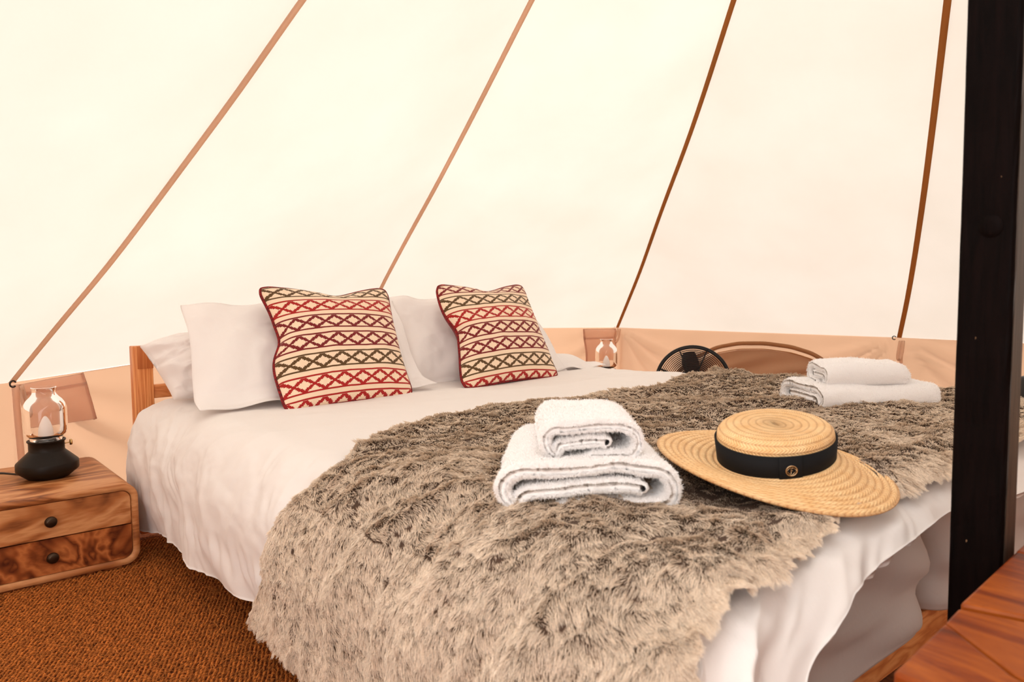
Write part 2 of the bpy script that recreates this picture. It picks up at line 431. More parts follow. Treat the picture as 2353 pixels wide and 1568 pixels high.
# ================================================================== coir mat (woven loops are geometry)
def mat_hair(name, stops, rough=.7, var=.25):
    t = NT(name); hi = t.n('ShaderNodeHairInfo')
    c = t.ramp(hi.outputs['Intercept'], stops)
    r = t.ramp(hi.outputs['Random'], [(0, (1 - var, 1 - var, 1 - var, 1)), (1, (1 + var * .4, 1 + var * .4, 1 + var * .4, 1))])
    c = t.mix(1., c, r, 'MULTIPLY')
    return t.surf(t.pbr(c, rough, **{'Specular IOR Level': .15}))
mat_root = thing('coir_mat', 'coarse woven brown coir mat on the ground beside the bed', 'mat', (.2, 1.6, -.01))
MX0, MX1, MY0, MY1 = -.33, 1.15, .6, 2.78
nu, nv = 90, 140
x, y = np.meshgrid(np.linspace(MX0, MX1, nu), np.linspace(MY0, MY1, nv), indexing='ij')
ROW = .0125; ang = math.radians(4)
def mat_h(x, y):
    r = (y * math.cos(ang) - x * math.sin(ang)) + .004 * fbm(v3(x * 5, y * 5), 2); s = x * math.cos(ang) + y * math.sin(ang)
    k = np.floor(r / ROW); f = r / ROW - k
    ph = s / .016 + .5 * (k % 2) + .8 * vnoise(v3(x * 11, y * 11, 3))
    return .0035 * np.sin(f * PI) ** .7 * (0.55 + .45 * np.sin(2 * PI * ph)) + .004 * fbm(v3(x * 4, y * 4, 5), 2), k, f, ph
hh = .004 * fbm(v3(x * 4, y * 4, 5), 2)
solid(np.stack([x, y, .000 + hh], -1), .008, 'mat_base', M_floor, mat_root)
ROWP, STP = .0094, .0112
ii, jj = np.meshgrid(np.arange(int(1.6 / STP)), np.arange(int(1.6 / ROWP)), indexing='ij'); ii = ii.ravel(); jj = jj.ravel()
sx_ = -.4 + ii * STP + (jj % 2) * STP * .5 + RNG.normal(0, .0011, len(ii)); sy_ = 1.10 + jj * ROWP + RNG.normal(0, .0007, len(ii))
sx_, sy_ = sx_ * math.cos(ang) - (sy_ - 1.1) * math.sin(ang), sy_ * math.cos(ang) + sx_ * math.sin(ang)
sy_ += .006 * vnoise(v3(sx_ * 4, sy_ * 4, 8))
ok = (sx_ > MX0 + .01) & (sx_ < 1.1) & (sy_ > 1.0) & (sy_ < 2.8); sx_, sy_, jj = sx_[ok], sy_[ok], jj[ok]; ns_ = len(sx_)
tht = ang + .50 + RNG.normal(0, .16, ns_); tq = np.linspace(0, 1, 6)[None]; Ls = RNG.uniform(.0115, .0150, ns_)[:, None]
zb_ = .002 + .004 * fbm(v3(sx_ * 4, sy_ * 4, 5), 2) + RNG.normal(0, .0006, ns_)
Yx = sx_[:, None] + np.cos(tht)[:, None] * (tq - .5) * Ls; Yy = sy_[:, None] + np.sin(tht)[:, None] * (tq - .5) * Ls
Yz = zb_[:, None] + .0062 * np.sin(tq * PI) ** .8
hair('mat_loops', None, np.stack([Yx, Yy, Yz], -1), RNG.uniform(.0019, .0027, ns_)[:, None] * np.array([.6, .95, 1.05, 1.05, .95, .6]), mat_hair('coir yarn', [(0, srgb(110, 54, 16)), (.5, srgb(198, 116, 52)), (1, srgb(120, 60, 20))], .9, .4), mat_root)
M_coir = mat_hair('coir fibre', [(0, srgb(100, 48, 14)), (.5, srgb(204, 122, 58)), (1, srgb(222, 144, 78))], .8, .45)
n = 150000
rx = RNG.uniform(MX0, MX1, n); ry = RNG.uniform(MY0, MY1, n)
hz, kk, ff, ph = mat_h(rx, ry)
keep = RNG.random(n) < (.35 + .65 * np.sin(ff * PI)); rx, ry, hz, kk, ff, ph = (q[keep] for q in (rx, ry, hz, kk, ff, ph)); n = len(rx)
th = ang + np.where(kk % 2 == 0, .45, .65) + RNG.normal(0, .35, n); ln = RNG.uniform(.006, .014, n); wild = RNG.random(n) < .025
th[wild] = RNG.uniform(0, 2 * PI, wild.sum()); ln[wild] *= 2.2
tq = np.linspace(0, 1, 5)[None]
X_ = rx[:, None] + np.cos(th)[:, None] * (tq - .5) * ln[:, None]; Y_ = ry[:, None] + np.sin(th)[:, None] * (tq - .5) * ln[:, None]
Z_ = .0052 + hz[:, None] + (RNG.uniform(.0005, .003, n) + wild * .007)[:, None] * np.sin(tq * PI) - .001 * (1 - np.sin(tq * PI))
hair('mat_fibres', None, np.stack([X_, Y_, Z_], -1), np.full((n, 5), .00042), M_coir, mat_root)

mat_root.location.z -= .010; bpy.context.view_layer.update()
# ================================================================== bed frame + headboard
M_pine = mat_wood('orange pine', [srgb(196, 116, 62), srgb(222, 146, 88), srgb(236, 168, 108)], (1.2, 16, 16), .42, ring=9)
M_pinev = mat_wood('orange pine upright', [srgb(196, 112, 60), srgb(220, 142, 84), srgb(234, 164, 104)], (16, 16, 1.2), .42, ring=9)
M_pined = mat_wood('darker pine block', [srgb(176, 96, 48), srgb(200, 122, 68)], (16, 16, 1.2), .42, ring=7)
bed = thing('bed', 'orange pine bed frame with slatted headboard, under the white duvet', 'bed', (1.7, 1.7, 0))
BX0, BX1, BY0, BY1 = .70, 2.50, .66, 2.86
HBZ = .652
for px0 in (.677, 2.42):
    MB().box(px0, px0 + .062, 2.80, 2.85, 0, HBZ, .003).build('headboard_post', M_pinev, bed)
fj = MB().box(.689, .7395, 2.798, 2.82, .575, HBZ + .0005, .001).build('joint_block', M_pined, bed)
MB().box(.739, 2.42, 2.812, 2.838, .598, .645, .003).build('headboard_rail', M_pine, bed)
MB().box(.739, 2.42, 2.812, 2.838, .468, .515, .003).build('headboard_rail', M_pine, bed)
MB().box(.739, 2.42, 2.812, 2.838, .33, .38, .003).build('headboard_rail', M_pine, bed)
MB().box(BX0, BX1 + .16, BY0 - .01, BY0 + .02, .055, .138, .003).build('foot_board', M_pine, bed)
for xx in (BX0 + .16, BX1 - .15):
    MB().box(xx, xx + .025, BY0 + .032, 2.80, .07, .135, .003).build('side_rail', M_pine, bed)
for xx in (BX0 + .30, BX1 - .36):
    for yy in (BY0 + .20, 2.50):
        MB().box(xx, xx + .06, yy, yy + .06, 0, .124, .003).build('leg', M_pinev, bed)
for i in range(12):
    yy = BY0 + .12 + i * .172
    MB().box(BX0 + .186, BX1 - .151, yy, yy + .07, .125, .141, .002).build('slat', M_pine, bed)

M_sheet = mat_linen('grey white sheet', (.60, .545, .52, 1), trans=.05)
M_duvet = mat_linen('white cotton', (.92, .87, .84, 1))
M_duvet_in = M_duvet
M_pil = mat_linen('white pillow cotton', (.93, .885, .865, 1))
# mattresses with sheets
def mattress(x0, x1, label):
    nu, nv = 90, 60
    y0, y1, z0, z1 = .605, 2.78, .142, .425
    # closed tube around the x-y outline, sheet creases on the sides
    th = np.linspace(0, 2 * PI, 161)[:-1]
    cx, cy, ax, ay = (x0 + x1) / 2, (y0 + y1) / 2, (x1 - x0) / 2, (y1 - y0) / 2
    def se(t, a, b, e=.14): return np.sign(np.cos(t)) * np.abs(np.cos(t)) ** e * a, np.sign(np.sin(t)) * np.abs(np.sin(t)) ** e * b
    rows = []
    prof = [(.0, 0, .0), (.94, 0, 0), (.992, .002, .15), (1, .02, .6), (.985, .075, .6), (1.0, .12, 1), (1.0, .19, 1), (.997, .225, .5), (.985, .25, .2), (.95, z1 - z0, 0), (.6, z1 - z0, 0), (0, z1 - z0, 0)]
    dens = []
    for a, b in zip(prof[:-1], prof[1:]):
        for q in np.linspace(0, 1, 5)[:-1]: dens.append(tuple(np.array(a) * (1 - q) + np.array(b) * q))
    dens.append(prof[-1])
    # resample the outline by arc length so the sides carry creases
    tt = np.linspace(0, 2 * PI, 4001); ex, ey = se(tt, ax, ay); s = np.r_[0, np.cumsum(np.hypot(np.diff(ex), np.diff(ey)))]
    q = np.linspace(0, s[-1], 401)[:-1]; ox = np.interp(q, s, ex); oy = np.interp(q, s, ey)
    V = []
    for k, h, c in dens:
        X = cx + ox * (1 - (1 - k)) if k < .9 else cx + ox - np.sign(ox) * np.minimum(np.abs(ox), (1 - k) * ax)
        Y = cy + oy * k if k < .9 else cy + oy - np.sign(oy) * np.minimum(np.abs(oy), (1 - k) * ax)
        cr = c * (.013 * np.sin((X * 1.4 + h * 4.2) * 9 + 2 * vnoise(v3(X * 3, Y * 3, h * 6))) + .012 * fbm(v3(X * 2.2, Y * 2.2, h * 9), 3))
        n = np.hypot(ox, oy)
        V.append(np.stack([X, Y + cr * np.sign(oy) * (np.abs(oy) > ay * .97) * np.clip((ax - np.abs(ox)) / .10, 0, 1), np.full_like(X, z0 + h)], 1))
    V = np.array(V)
    o = mk('mattress', V, grid_faces(len(V), 400, False, True), M_sheet, None, loc=(cx, cy, z0)); tag(o, label, 'mattress', 'mattresses side by side on the bed')
mattress(.715, 1.652, 'left mattress in a pale grey sheet, its rounded corner showing under the duvet')
mattress(1.672, 2.56, 'right mattress in a pale sheet, mostly hidden behind the black post')

# ------------------------------------------------------------------ duvet surface
X0, X1, Y0, YH = .80, 2.52, .60, 2.74
ZT = .462
def foot_len(p):
    return np.interp(p, [.62, .78, .88, .94, 1.03, 1.15, 1.32, 1.45, 1.6, 1.8, 2.2, 2.8], [.60, .42, .285, .245, .20, .18, .17, .17, .18, .20, .22, .30])
def duvet_base(p, q, puff=1.0):
    ex = np.where(p < X0, p - X0, np.where(p > X1, p - X1, 0.)); ey = np.where(q < Y0, q - Y0, 0.)
    d = np.hypot(ex, ey) + 1e-9
    rh = (.165 * ex ** 2 + .14 * ey ** 2 + 1e-12) / (ex ** 2 + ey ** 2 + 1e-12 / .15); rv = .185
    arc = .265; th = np.minimum(d / arc, PI / 2)
    h = rh * np.sin(th); v = rv * (1 - np.cos(th))
    rest = np.maximum(d - arc * PI / 2, 0)
    # hanging cloth leans back slightly and falls in folds
    fold = rest * (.10 * np.sin(q * 9 + p * 7) + .05 * np.sin(q * 23 - p * 17))
    h = h - rest * (.10 * ex ** 2 + .30 * ey ** 2) / (d * d) + fold * .55 * puff; v = v + rest
    x = np.where(ex != 0, np.where(p < X0, X0, X1), p) + np.where(d > 1e-6, ex / d, 0) * h
    y = np.where(ey != 0, Y0, q) + np.where(d > 1e-6, ey / d, 0) * h
    topw = np.exp(-(d / .2) ** 2)
    z = ZT - v + topw * (.012 * vnoise(v3(p * 2.1, q * 2.1, 1)) * puff + .010)
    return np.stack([x, y, z], -1)
def disp_duvet(P, p, q):
    N = grid_normals(P); s = np.sign(N[N.shape[0] // 2, N.shape[1] // 2, 2]); N = N * s
    ex = np.maximum(X0 - p, 0) + np.maximum(p - X1, 0); ey = np.maximum(Y0 - q, 0); d = np.hypot(ex, ey)
    # long shallow creases across the top, stronger crumple on the sides
    warp = v3(p * 1.5 + .3 * vnoise(v3(p * 3, q * 3)), q * 5.5, 0)
    a = .0035 * ridge(warp * np.array([1, 1, 1]), 2) + .0015 * fbm(v3(p * 12, q * 22, 2), 2)
    side = np.clip(d / .2, 0, 1)
    along = np.where(ey > ex, p, q); dn = d
    b = side * (.011 * ridge(v3(along * 5 + dn * 2.5 + .6 * vnoise(v3(p * 4, q * 4, 8)), dn * 2.2, 4), 3) + .003 * ridge(v3(along * 9 - dn * 4, dn * 3, 7), 2) + .0016 * fbm(v3(p * 22, q * 22, d * 22), 2))
    # little gathers at the seam near the hem
    seam = np.exp(-((d - .50) / .03) ** 2) * .006 * np.sin(along * 120 + 4 * vnoise(v3(along * 9, 1., 0)))
    return P + N * (a + b + seam)[..., None]
nu, nv = 340, 380
DL = .61
pa = np.linspace(0, 1, nu); 
# even spacing in cloth coordinates
p1 = X0 - DL + pa * (X1 - X0 + 2 * DL)
p, qa = np.meshgrid(p1, np.linspace(0, 1, nv), indexing='ij')
hemw = .02 * vnoise(v3(p * 4, 0 * p, 9))
q = YH + (Y0 - foot_len(p) + hemw - YH) * qa
side_trim = np.interp(q, [.2, .9, 1.5, 2.0, 2.4, 2.74], [.02, .02, .02, .02, .0, -.03]) + .014 * vnoise(v3(q * 6, 0 * q, 2))
pp = np.where(p < X0, X0 - (X0 - p) * (1 - side_trim / DL), p)
P = disp_duvet(duvet_base(pp, q), pp, q)
if grid_normals(P)[nu // 2, nv // 2, 2] < 0: P = P[:, ::-1]
P[..., 2] = np.maximum(P[..., 2], .03)
duvet = solid(P, .016, 'duvet', M_duvet, None, loc=(1.7, 1.7, .45)); tag(duvet, 'white cotton duvet spread over the whole bed, hanging over its left side and foot', 'duvet')
# rolled, padded hem edge along foot
# ------------------------------------------------------------------ fur throw
M_furbase = mat_plain('fur backing', srgb(70, 50, 37), .95)
def fur_back(p):   # edge towards the pillows, in cloth coordinates
    return np.interp(p, [.15, .21, .34, .46, .614, .72, .90, 1.144, 1.5, 2.0, 2.3, 2.6, 2.9, 3.2], [1.70, 1.65, 1.56, 1.485, 1.42, 1.425, 1.565, 1.655, 1.65, 1.655, 1.72, 1.80, 1.80, 1.80])
def fur_foot(p):
    return np.interp(p, [.15, .3, .55, .785, 1.1, 1.5, 2., 2.6, 3.2], [.45, .455, .465, .488, .528, .53, .54, .55, .56])
FL0, FL1 = X0 - .60, X1 + .45
def fur_point(p, q):
    P = duvet_base(p, q, 1.0)
    return P
def fur_lump(p, q):
    ex = np.maximum(X0 - p, 0); side = np.clip(ex / .15, 0, 1)
    a = .009 * ridge(v3(p * 4.2 + q * 1.2, q * 8 + .9 * vnoise(v3(p * 3, q * 3, 5)), 3), 2) * (1 - side)
    b = .016 * ridge(v3(p * 1.2, q * 6.5 + p * 2.2, 6), 2) * side
    return a + b + .006 * fbm(v3(p * 9, q * 11, 2), 2)
nu, nv = 300, 170
p, b_ = np.meshgrid(np.linspace(FL0, FL1, nu), np.linspace(0, 1, nv), indexing='ij')
def fur_q(p, b): return fur_back(p) + .012 * vnoise(v3(p * 6, 0 * p, 1)) + (fur_foot(p) + .012 * vnoise(v3(p * 7, 0 * p, 4)) - fur_back(p)) * b
q = fur_q(p, b_)
Pf = fur_point(p, q); Nf = grid_normals(Pf); sgn = np.sign(Nf[nu // 2, nv // 2, 2]); Nf = Nf * sgn
Pf = Pf + Nf * (.027 + fur_lump(p, q))[..., None]
Nf = grid_normals(Pf) * sgn
throw = thing('fur_throw', 'shaggy taupe faux fur throw laid across the foot of the bed', 'throw', (1.7, 1.1, ZT))
Pm = Pf if sgn > 0 else Pf[:, ::-1]
solid(Pm[1:-1, 2:-3] if sgn > 0 else Pm[1:-1, 3:-2], .006, 'backing', M_furbase, throw)
# strands
def sample_grid(G, u, v):
    nu, nv = G.shape[:2]; fu = u * (nu - 1); fv = v * (nv - 1); i = np.minimum(fu.astype(int), nu - 2); j = np.minimum(fv.astype(int), nv - 2); a = (fu - i)[:, None]; b = (fv - j)[:, None]
    return G[i, j] * (1 - a) * (1 - b) + G[i + 1, j] * a * (1 - b) + G[i, j + 1] * (1 - a) * b + G[i + 1, j + 1] * a * b
NS = 520000
# more strands where the throw is near the camera
u = RNG.random(int(NS * 2.7)); v = RNG.random(len(u)); _e = RNG.random(len(u)) < .10; v = np.where(_e, 1 - .05 * v * v, v); _e = RNG.random(len(u)) < .03; u = np.where(_e, .03 * u, u); _e = RNG.random(len(u)) < .03; v = np.where(_e, .03 * v, v)
root = sample_grid(Pf, u, v); dcam = np.linalg.norm(root - EYE, axis=1)
pk = RNG.random(len(u)) < np.clip((1.35 / dcam) ** 1.6, .27, 1) * .98
u, v, root, dcam = u[pk][:NS], v[pk][:NS], root[pk][:NS], dcam[pk][:NS]; n = len(u)
Nn = sample_grid(Nf, u, v); Nn /= np.linalg.norm(Nn, axis=1, keepdims=True)
pu = FL0 + u * (FL1 - FL0)
# lay direction: down the left side, towards the foot and left on top
flow = np.stack([-.75 + .5 * vnoise(v3(root[:, 0] * 3, root[:, 1] * 3, 3.)), -.75 + .6 * vnoise(v3(root[:, 0] * 3.3, root[:, 1] * 3.3, 11.)), np.where(root[:, 2] < .42, -1.3, -.2)], 1)
flow += .5 * np.stack([vnoise(root * 16 + 5), vnoise(root * 16 + 25), vnoise(root * 16 + 45)], 1)
flow -= Nn * (flow * Nn).sum(1, keepdims=True); flow /= np.linalg.norm(flow, axis=1, keepdims=True) + 1e-9
clump = .46 * np.stack([vnoise(root * 75 + 3), vnoise(root * 75 + 33), vnoise(root * 75 + 63)], 1)
L = RNG.uniform(.012, .020, n) * (1 + .25 * vnoise(root * 12))
rise = .62 + .22 * vnoise(root * 30 + 7)
tq = np.linspace(0, 1, 5)
up = Nn * rise[:, None]
vb = np.clip((v - .955) / .045, 0, 1)                      # strands at the foot edge hang outwards
lc = sample_grid(np.gradient(Pf, axis=1), u, v); lc /= np.linalg.norm(lc, axis=1, keepdims=True)
ub = np.clip((.03 - u) / .03, 0, 1); uc = sample_grid(np.gradient(Pf, axis=0), u, v); uc /= np.linalg.norm(uc, axis=1, keepdims=True)
bb = np.clip((.03 - v) / .03, 0, 1)
flow = flow * (1 - .8 * np.maximum(np.maximum(vb, ub), bb * .5))[:, None] + lc * (vb * .9 - bb * .4)[:, None] - uc * (ub * .9)[:, None]
L = L * (1 + .55 * vb) * np.where(np.hypot(root[:, 0] - 1.209, root[:, 1] - .72) < .21, .45, 1); rise = rise * (1 - .45 * vb)
pts = np.empty((n, 5, 3)); cur = root - Nn * .002
for i, t in enumerate(tq):
    pts[:, i] = root - Nn * .002 + L[:, None] * (up * (t - .38 * t * t) + (flow * .85 + clump) * (.35 * t + .55 * t * t) + RNG.normal(0, .03, (n, 3)) * t)
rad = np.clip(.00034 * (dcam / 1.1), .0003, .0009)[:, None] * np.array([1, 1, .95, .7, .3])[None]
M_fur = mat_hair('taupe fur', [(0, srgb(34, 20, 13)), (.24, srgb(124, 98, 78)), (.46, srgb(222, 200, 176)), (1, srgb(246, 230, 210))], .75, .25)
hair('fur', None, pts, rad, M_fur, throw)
def bed_top(x, y):
    """height of the throw / duvet top at (x, y)"""
    return ZT + .045

# ================================================================== pillows
def puff(name, corners, thick, mat, parent=None, nu=70, nv=60, pinch=.06, flange=0., wr=.006, seed=0, pow_=.42, curl=None, uvp=False, label=None, cat=None, group=None, loc=None):
    """corners: TL TR BR BL (outer edge, middle of the thickness)"""
    c = [np.array(q, float) for q in corners]
    u, v = np.meshgrid(np.linspace(0, 1, nu), np.linspace(0, 1, nv), indexing='ij')
    def bil(u, v): return c[0] * ((1 - u) * (1 - v))[..., None] + c[1] * (u * (1 - v))[..., None] + c[2] * (u * v)[..., None] + c[3] * ((1 - u) * v)[..., None]
    # edges pulled in between the corners
    # corners rounded off a little
    cu_ = np.clip((np.abs(u - .5) * 2 - .86) / .14, 0, 1) * np.clip((np.abs(v - .5) * 2 - .86) / .14, 0, 1); rr = .018 * cu_ if name == 'cover' else 0 * cu_
    u0, v0 = u, v
    uu = .5 + (u - .5) * (1 - pinch * np.sin(v * PI) ** 1.0 * (np.abs(u - .5) * 2) ** 2); vv = .5 + (v - .5) * (1 - pinch * np.sin(u * PI) * (np.abs(v - .5) * 2) ** 2)
    uu = uu - np.sign(u - .5) * rr; vv = vv - np.sign(v - .5) * rr
    M_ = bil(uu, vv)
    du = c[1] - c[0]; dv = c[0] - c[3]; N = np.cross(du, dv); N /= np.linalg.norm(N)
    if N @ (EYE - c[0]) < 0: N = -N
    W = np.linalg.norm(du); Hh = np.linalg.norm(dv)
    fl = flange if isinstance(flange, tuple) else (flange,) * 4      # left, right, top, bottom
    a = np.clip((u - fl[0] / W) / (1 - (fl[0] + fl[1]) / W), 0, 1); b = np.clip((v - fl[2] / Hh) / (1 - (fl[2] + fl[3]) / Hh), 0, 1); flange = max(fl)
    prof = (np.clip(4 * a * (1 - a), 0, 1) ** pow_) * (np.clip(4 * b * (1 - b), 0, 1) ** pow_)
    wr1 = wr * ridge(v3(u * W * 7 + seed, v * Hh * 7, seed + .7 * vnoise(v3(u * 4, v * 4, seed))), 3) * (.25 + .75 * prof) + wr * .6 * fbm(v3(u * W * 16, v * Hh * 16, seed), 2)
    edge = .5 * wr * vnoise(v3(u * W * 10, v * Hh * 10, seed + 4)) + (1 - prof) * wr * 1.5 * np.sin(u * W * 30 + v * 9 + seed)
    front = M_ + N * (thick / 2 * prof + wr1 + .0015 + edge * (flange > 0))[..., None]
    wr2 = wr * fbm(v3(u * W * 7, v * Hh * 7, seed + 9), 2) * (.2 + .8 * prof)
    back = M_ - N * (thick / 2 * prof - wr2 * 0 + .0015 - edge * (flange > 0))[..., None]
    if curl: front = curl(front, u, v); back = curl(back, u, v)
    V = np.concatenate([front.reshape(-1, 3), back.reshape(-1, 3)]); n = nu * nv
    f1 = grid_faces(nu, nv); f2 = [f[::-1] for f in grid_faces(nu, nv, off=n)]
    rim = [i * nv for i in range(nu)] + [(nu - 1) * nv + j for j in range(1, nv)] + [i * nv + nv - 1 for i in range(nu - 2, -1, -1)] + [j for j in range(nv - 2, 0, -1)]
    Fs = f1 + f2 + [(rim[k], rim[k] + n, rim[(k + 1) % len(rim)] + n, rim[(k + 1) % len(rim)]) for k in range(len(rim))]
    uv = np.stack([u.ravel(), 1 - v.ravel()], 1)
    o = mk(name, V, Fs, mat, parent, uv=np.concatenate([uv, uv + [2, 0]]), loc=loc)
    if label: tag(o, label, cat, group)
    edge_pts = (front.reshape(-1, 3)[rim] + back.reshape(-1, 3)[rim]) / 2
    return o, edge_pts, N, front
def cr(px, py, y): return at_y(px, py, y)
PG = None
# crumpled pillow at the back left
puff('pillow', [(.675, 2.70, .658), (1.22, 2.74, .79), (1.28, 2.60, .50), (.745, 2.60, .485)], .19, M_pil, nu=110, nv=90, wr=.032, seed=3, pinch=.03, pow_=.5, label='crumpled white pillow behind the far left one, poking out past its left edge', cat='pillow', group='white pillows')
# spare pillow lying at the back right
puff('pillow', [(1.86, 2.72, .50), (2.64, 2.72, .50), (2.60, 2.41, .470), (1.9, 2.42, .478)], .085, M_pil, nu=90, nv=60, wr=.005, seed=8, flange=.04, label='flat-lying white pillow on the duvet, its corner pointing right beside the right cushion', cat='pillow', group='white pillows')
# two upright oxford pillows
def curlL(P, u, v):
    return P + np.stack([0 * u, -.05 * np.clip((v - .86) / .14, 0, 1) ** 1.5, .02 * np.clip((v - .86) / .14, 0, 1) ** 1.5], -1)
puff('pillow', [cr(416, 700, 2.62), cr(903, 690, 2.66), cr(985, 893, 2.33), cr(446, 958, 2.33)], .135, M_pil, nu=130, nv=100, flange=(.004, .05, .006, .02), wr=.006, seed=5, pinch=.03, pow_=.62, label='upright white pillow with flat border behind the left patterned cushion', cat='pillow', group='white pillows', curl=curlL)
puff('pillow', [cr(893, 683, 2.70), cr(1212, 690, 2.70), cr(1305, 852, 2.42), cr(925, 893, 2.46)], .13, M_pil, nu=110, nv=100, flange=(.01, .045, .006, .02), wr=.006, seed=12, pinch=.03, pow_=.6, label='upright white pillow behind the right patterned cushion', cat='pillow', group='white pillows')

# ================================================================== patterned cushions
def mat_kilim(name, order):
    """bands of stepped zigzag lattice over cream; uv drives it"""
    t = NT(name); tc = t.n('ShaderNodeTexCoord'); sp = t.n('ShaderNodeSeparateXYZ', {0: tc.outputs['UV']})
    nbands = 6.45; per = 3.55
    U = t.math('MULTIPLY', t.math('FRACT', sp.outputs[0]), per)
    W_ = t.math('MULTIPLY', t.math('SUBTRACT', 1.0, sp.outputs[1]), nbands)       # from the top
    W_ = t.math('ADD', W_, -.06)
    k = t.math('FLOOR', W_); f = t.math('FRACT', W_)
    # quantise to woven steps
    SU, SV = 34.0, 20.0
    uq = t.math('DIVIDE', t.math('FLOOR', t.math('MULTIPLY', U, SU)), SU); fq = t.math('DIVIDE', t.math('FLOOR', t.math('MULTIPLY', f, SV)), SV)
    tri = t.math('ABSOLUTE', t.math('SUBTRACT', t.math('FRACT', uq), .5))          # 0..0.5
    lat0, lat1 = .10, .70
    g = t.math('DIVIDE', t.math('SUBTRACT', fq, lat0), lat1 - lat0)                # 0..1 inside the band
    tri2 = t.math('MULTIPLY', tri, 2.)
    z1 = t.math('ABSOLUTE', t.math('SUBTRACT', g, tri2)); z2 = t.math('ABSOLUTE', t.math('SUBTRACT', g, t.math('SUBTRACT', 1., tri2)))
    m1 = t.math('LESS_THAN', t.math('MINIMUM', z1, z2), .135)
    inb = t.math('MULTIPLY', t.math('GREATER_THAN', g, -.02), t.math('LESS_THAN', g, 1.02))
    m1 = t.math('MULTIPLY', m1, inb)
    l1 = t.math('LESS_THAN', t.math('ABSOLUTE', t.math('SUBTRACT', f, .055)), .038); l2 = t.math('LESS_THAN', t.math('ABSOLUTE', t.math('SUBTRACT', f, .775)), .038)
    mask = t.math('MAXIMUM', m1, t.math('MAXIMUM', l1, l2))
    kk = t.math('DIVIDE', t.math('ADD', k, .5), 8.0)
    colr = {'o': srgb(92, 62, 22), 'r': srgb(172, 10, 6), 'd': srgb(122, 3, 12)}
    col = t.ramp(kk, [(i / 8, colr[c]) for i, c in enumerate(order)], 'CONSTANT')
    fz = t.noise(t.coord('UV', (1, 1, 1)), 260, 3, .7)
    col = t.mix(1., col, t.ramp(fz, [(.3, (.65, .62, .6, 1)), (.7, (1.1, 1.1, 1.1, 1))]), 'MULTIPLY')
    cream = t.mix(1., srgb(240, 214, 186), t.ramp(fz, [(.3, (.94, .93, .92, 1)), (.7, (1, 1, 1, 1))]), 'MULTIPLY')
    # the back face (u > 1) is plain crimson rib
    back = t.math('GREATER_THAN', sp.outputs[0], 1.5)
    c = t.mix(mask, cream, col); c = t.mix(back, c, srgb(120, 8, 12))
    hgt = t.math('ADD', t.math('MULTIPLY', mask, .7), t.math('MULTIPLY', fz, .4))
    return t.surf(t.pbr(c, .85, t.bump(hgt, .5, .0012), **{'Sheen Weight': .1}))
M_pipe = NT('crimson piping'); _v = M_pipe.coord('Object', (1, 1, 1)); M_pipe = M_pipe.surf(M_pipe.pbr(M_pipe.ramp(M_pipe.noise(_v, 160, 2), [(.35, srgb(70, 4, 8)), (.65, srgb(150, 14, 14))]), .85))
def cushion(corners, order, label, seed, dent):
    ctr = sum(np.array(q) for q in corners) / 4; base = np.array([ctr[0], ctr[1], min(q[2] for q in corners)])
    r = thing('cushion', label, 'cushion', base, 'kilim patterned cushions')
    def cl(P, u, v):
        w = .012 * np.sin(v * 9 + seed) * np.exp(-((u) / .12) ** 2)
        P = P + np.stack([w + .016 * np.exp(-(u / .07) ** 2) * np.exp(-((v - .47) / .10) ** 2), 0 * u, 0 * u], -1)
        dz = -.022 * np.exp(-((u - dent) / .20) ** 2) * np.exp(-(v / .12) ** 2) 
        return P + np.stack([0 * u, 0 * u, dz], -1)
    M_ = mat_kilim('kilim weave %d' % seed, order)
    o, e, N, fr = puff('cover', corners, .135, M_, r, nu=90, nv=90, pinch=.055, wr=.0035, seed=seed, pow_=.5, curl=cl)
    e = e.copy(); 
    for _ in range(3): e = (np.roll(e, 1, 0) + 2 * e + np.roll(e, -1, 0)) / 4
    MB().tube(e, .0054, 7, closed=True).build('piping', M_pipe, r)
    return r
cushion([cr(599, 660, 2.50), cr(887, 664, 2.52), cr(950, 912, 2.27), cr(647, 953, 2.22)], 'orddorrr', 'patterned cushion with olive and red zigzag bands, left one, olive band topmost', 5, .55)
cushion([cr(999, 655, 2.55), cr(1199, 655, 2.58), cr(1284, 867, 2.32), cr(1072, 896, 2.25)], 'dorddorr', 'patterned cushion with red and olive zigzag bands, right one, crimson band topmost', 9, .55)

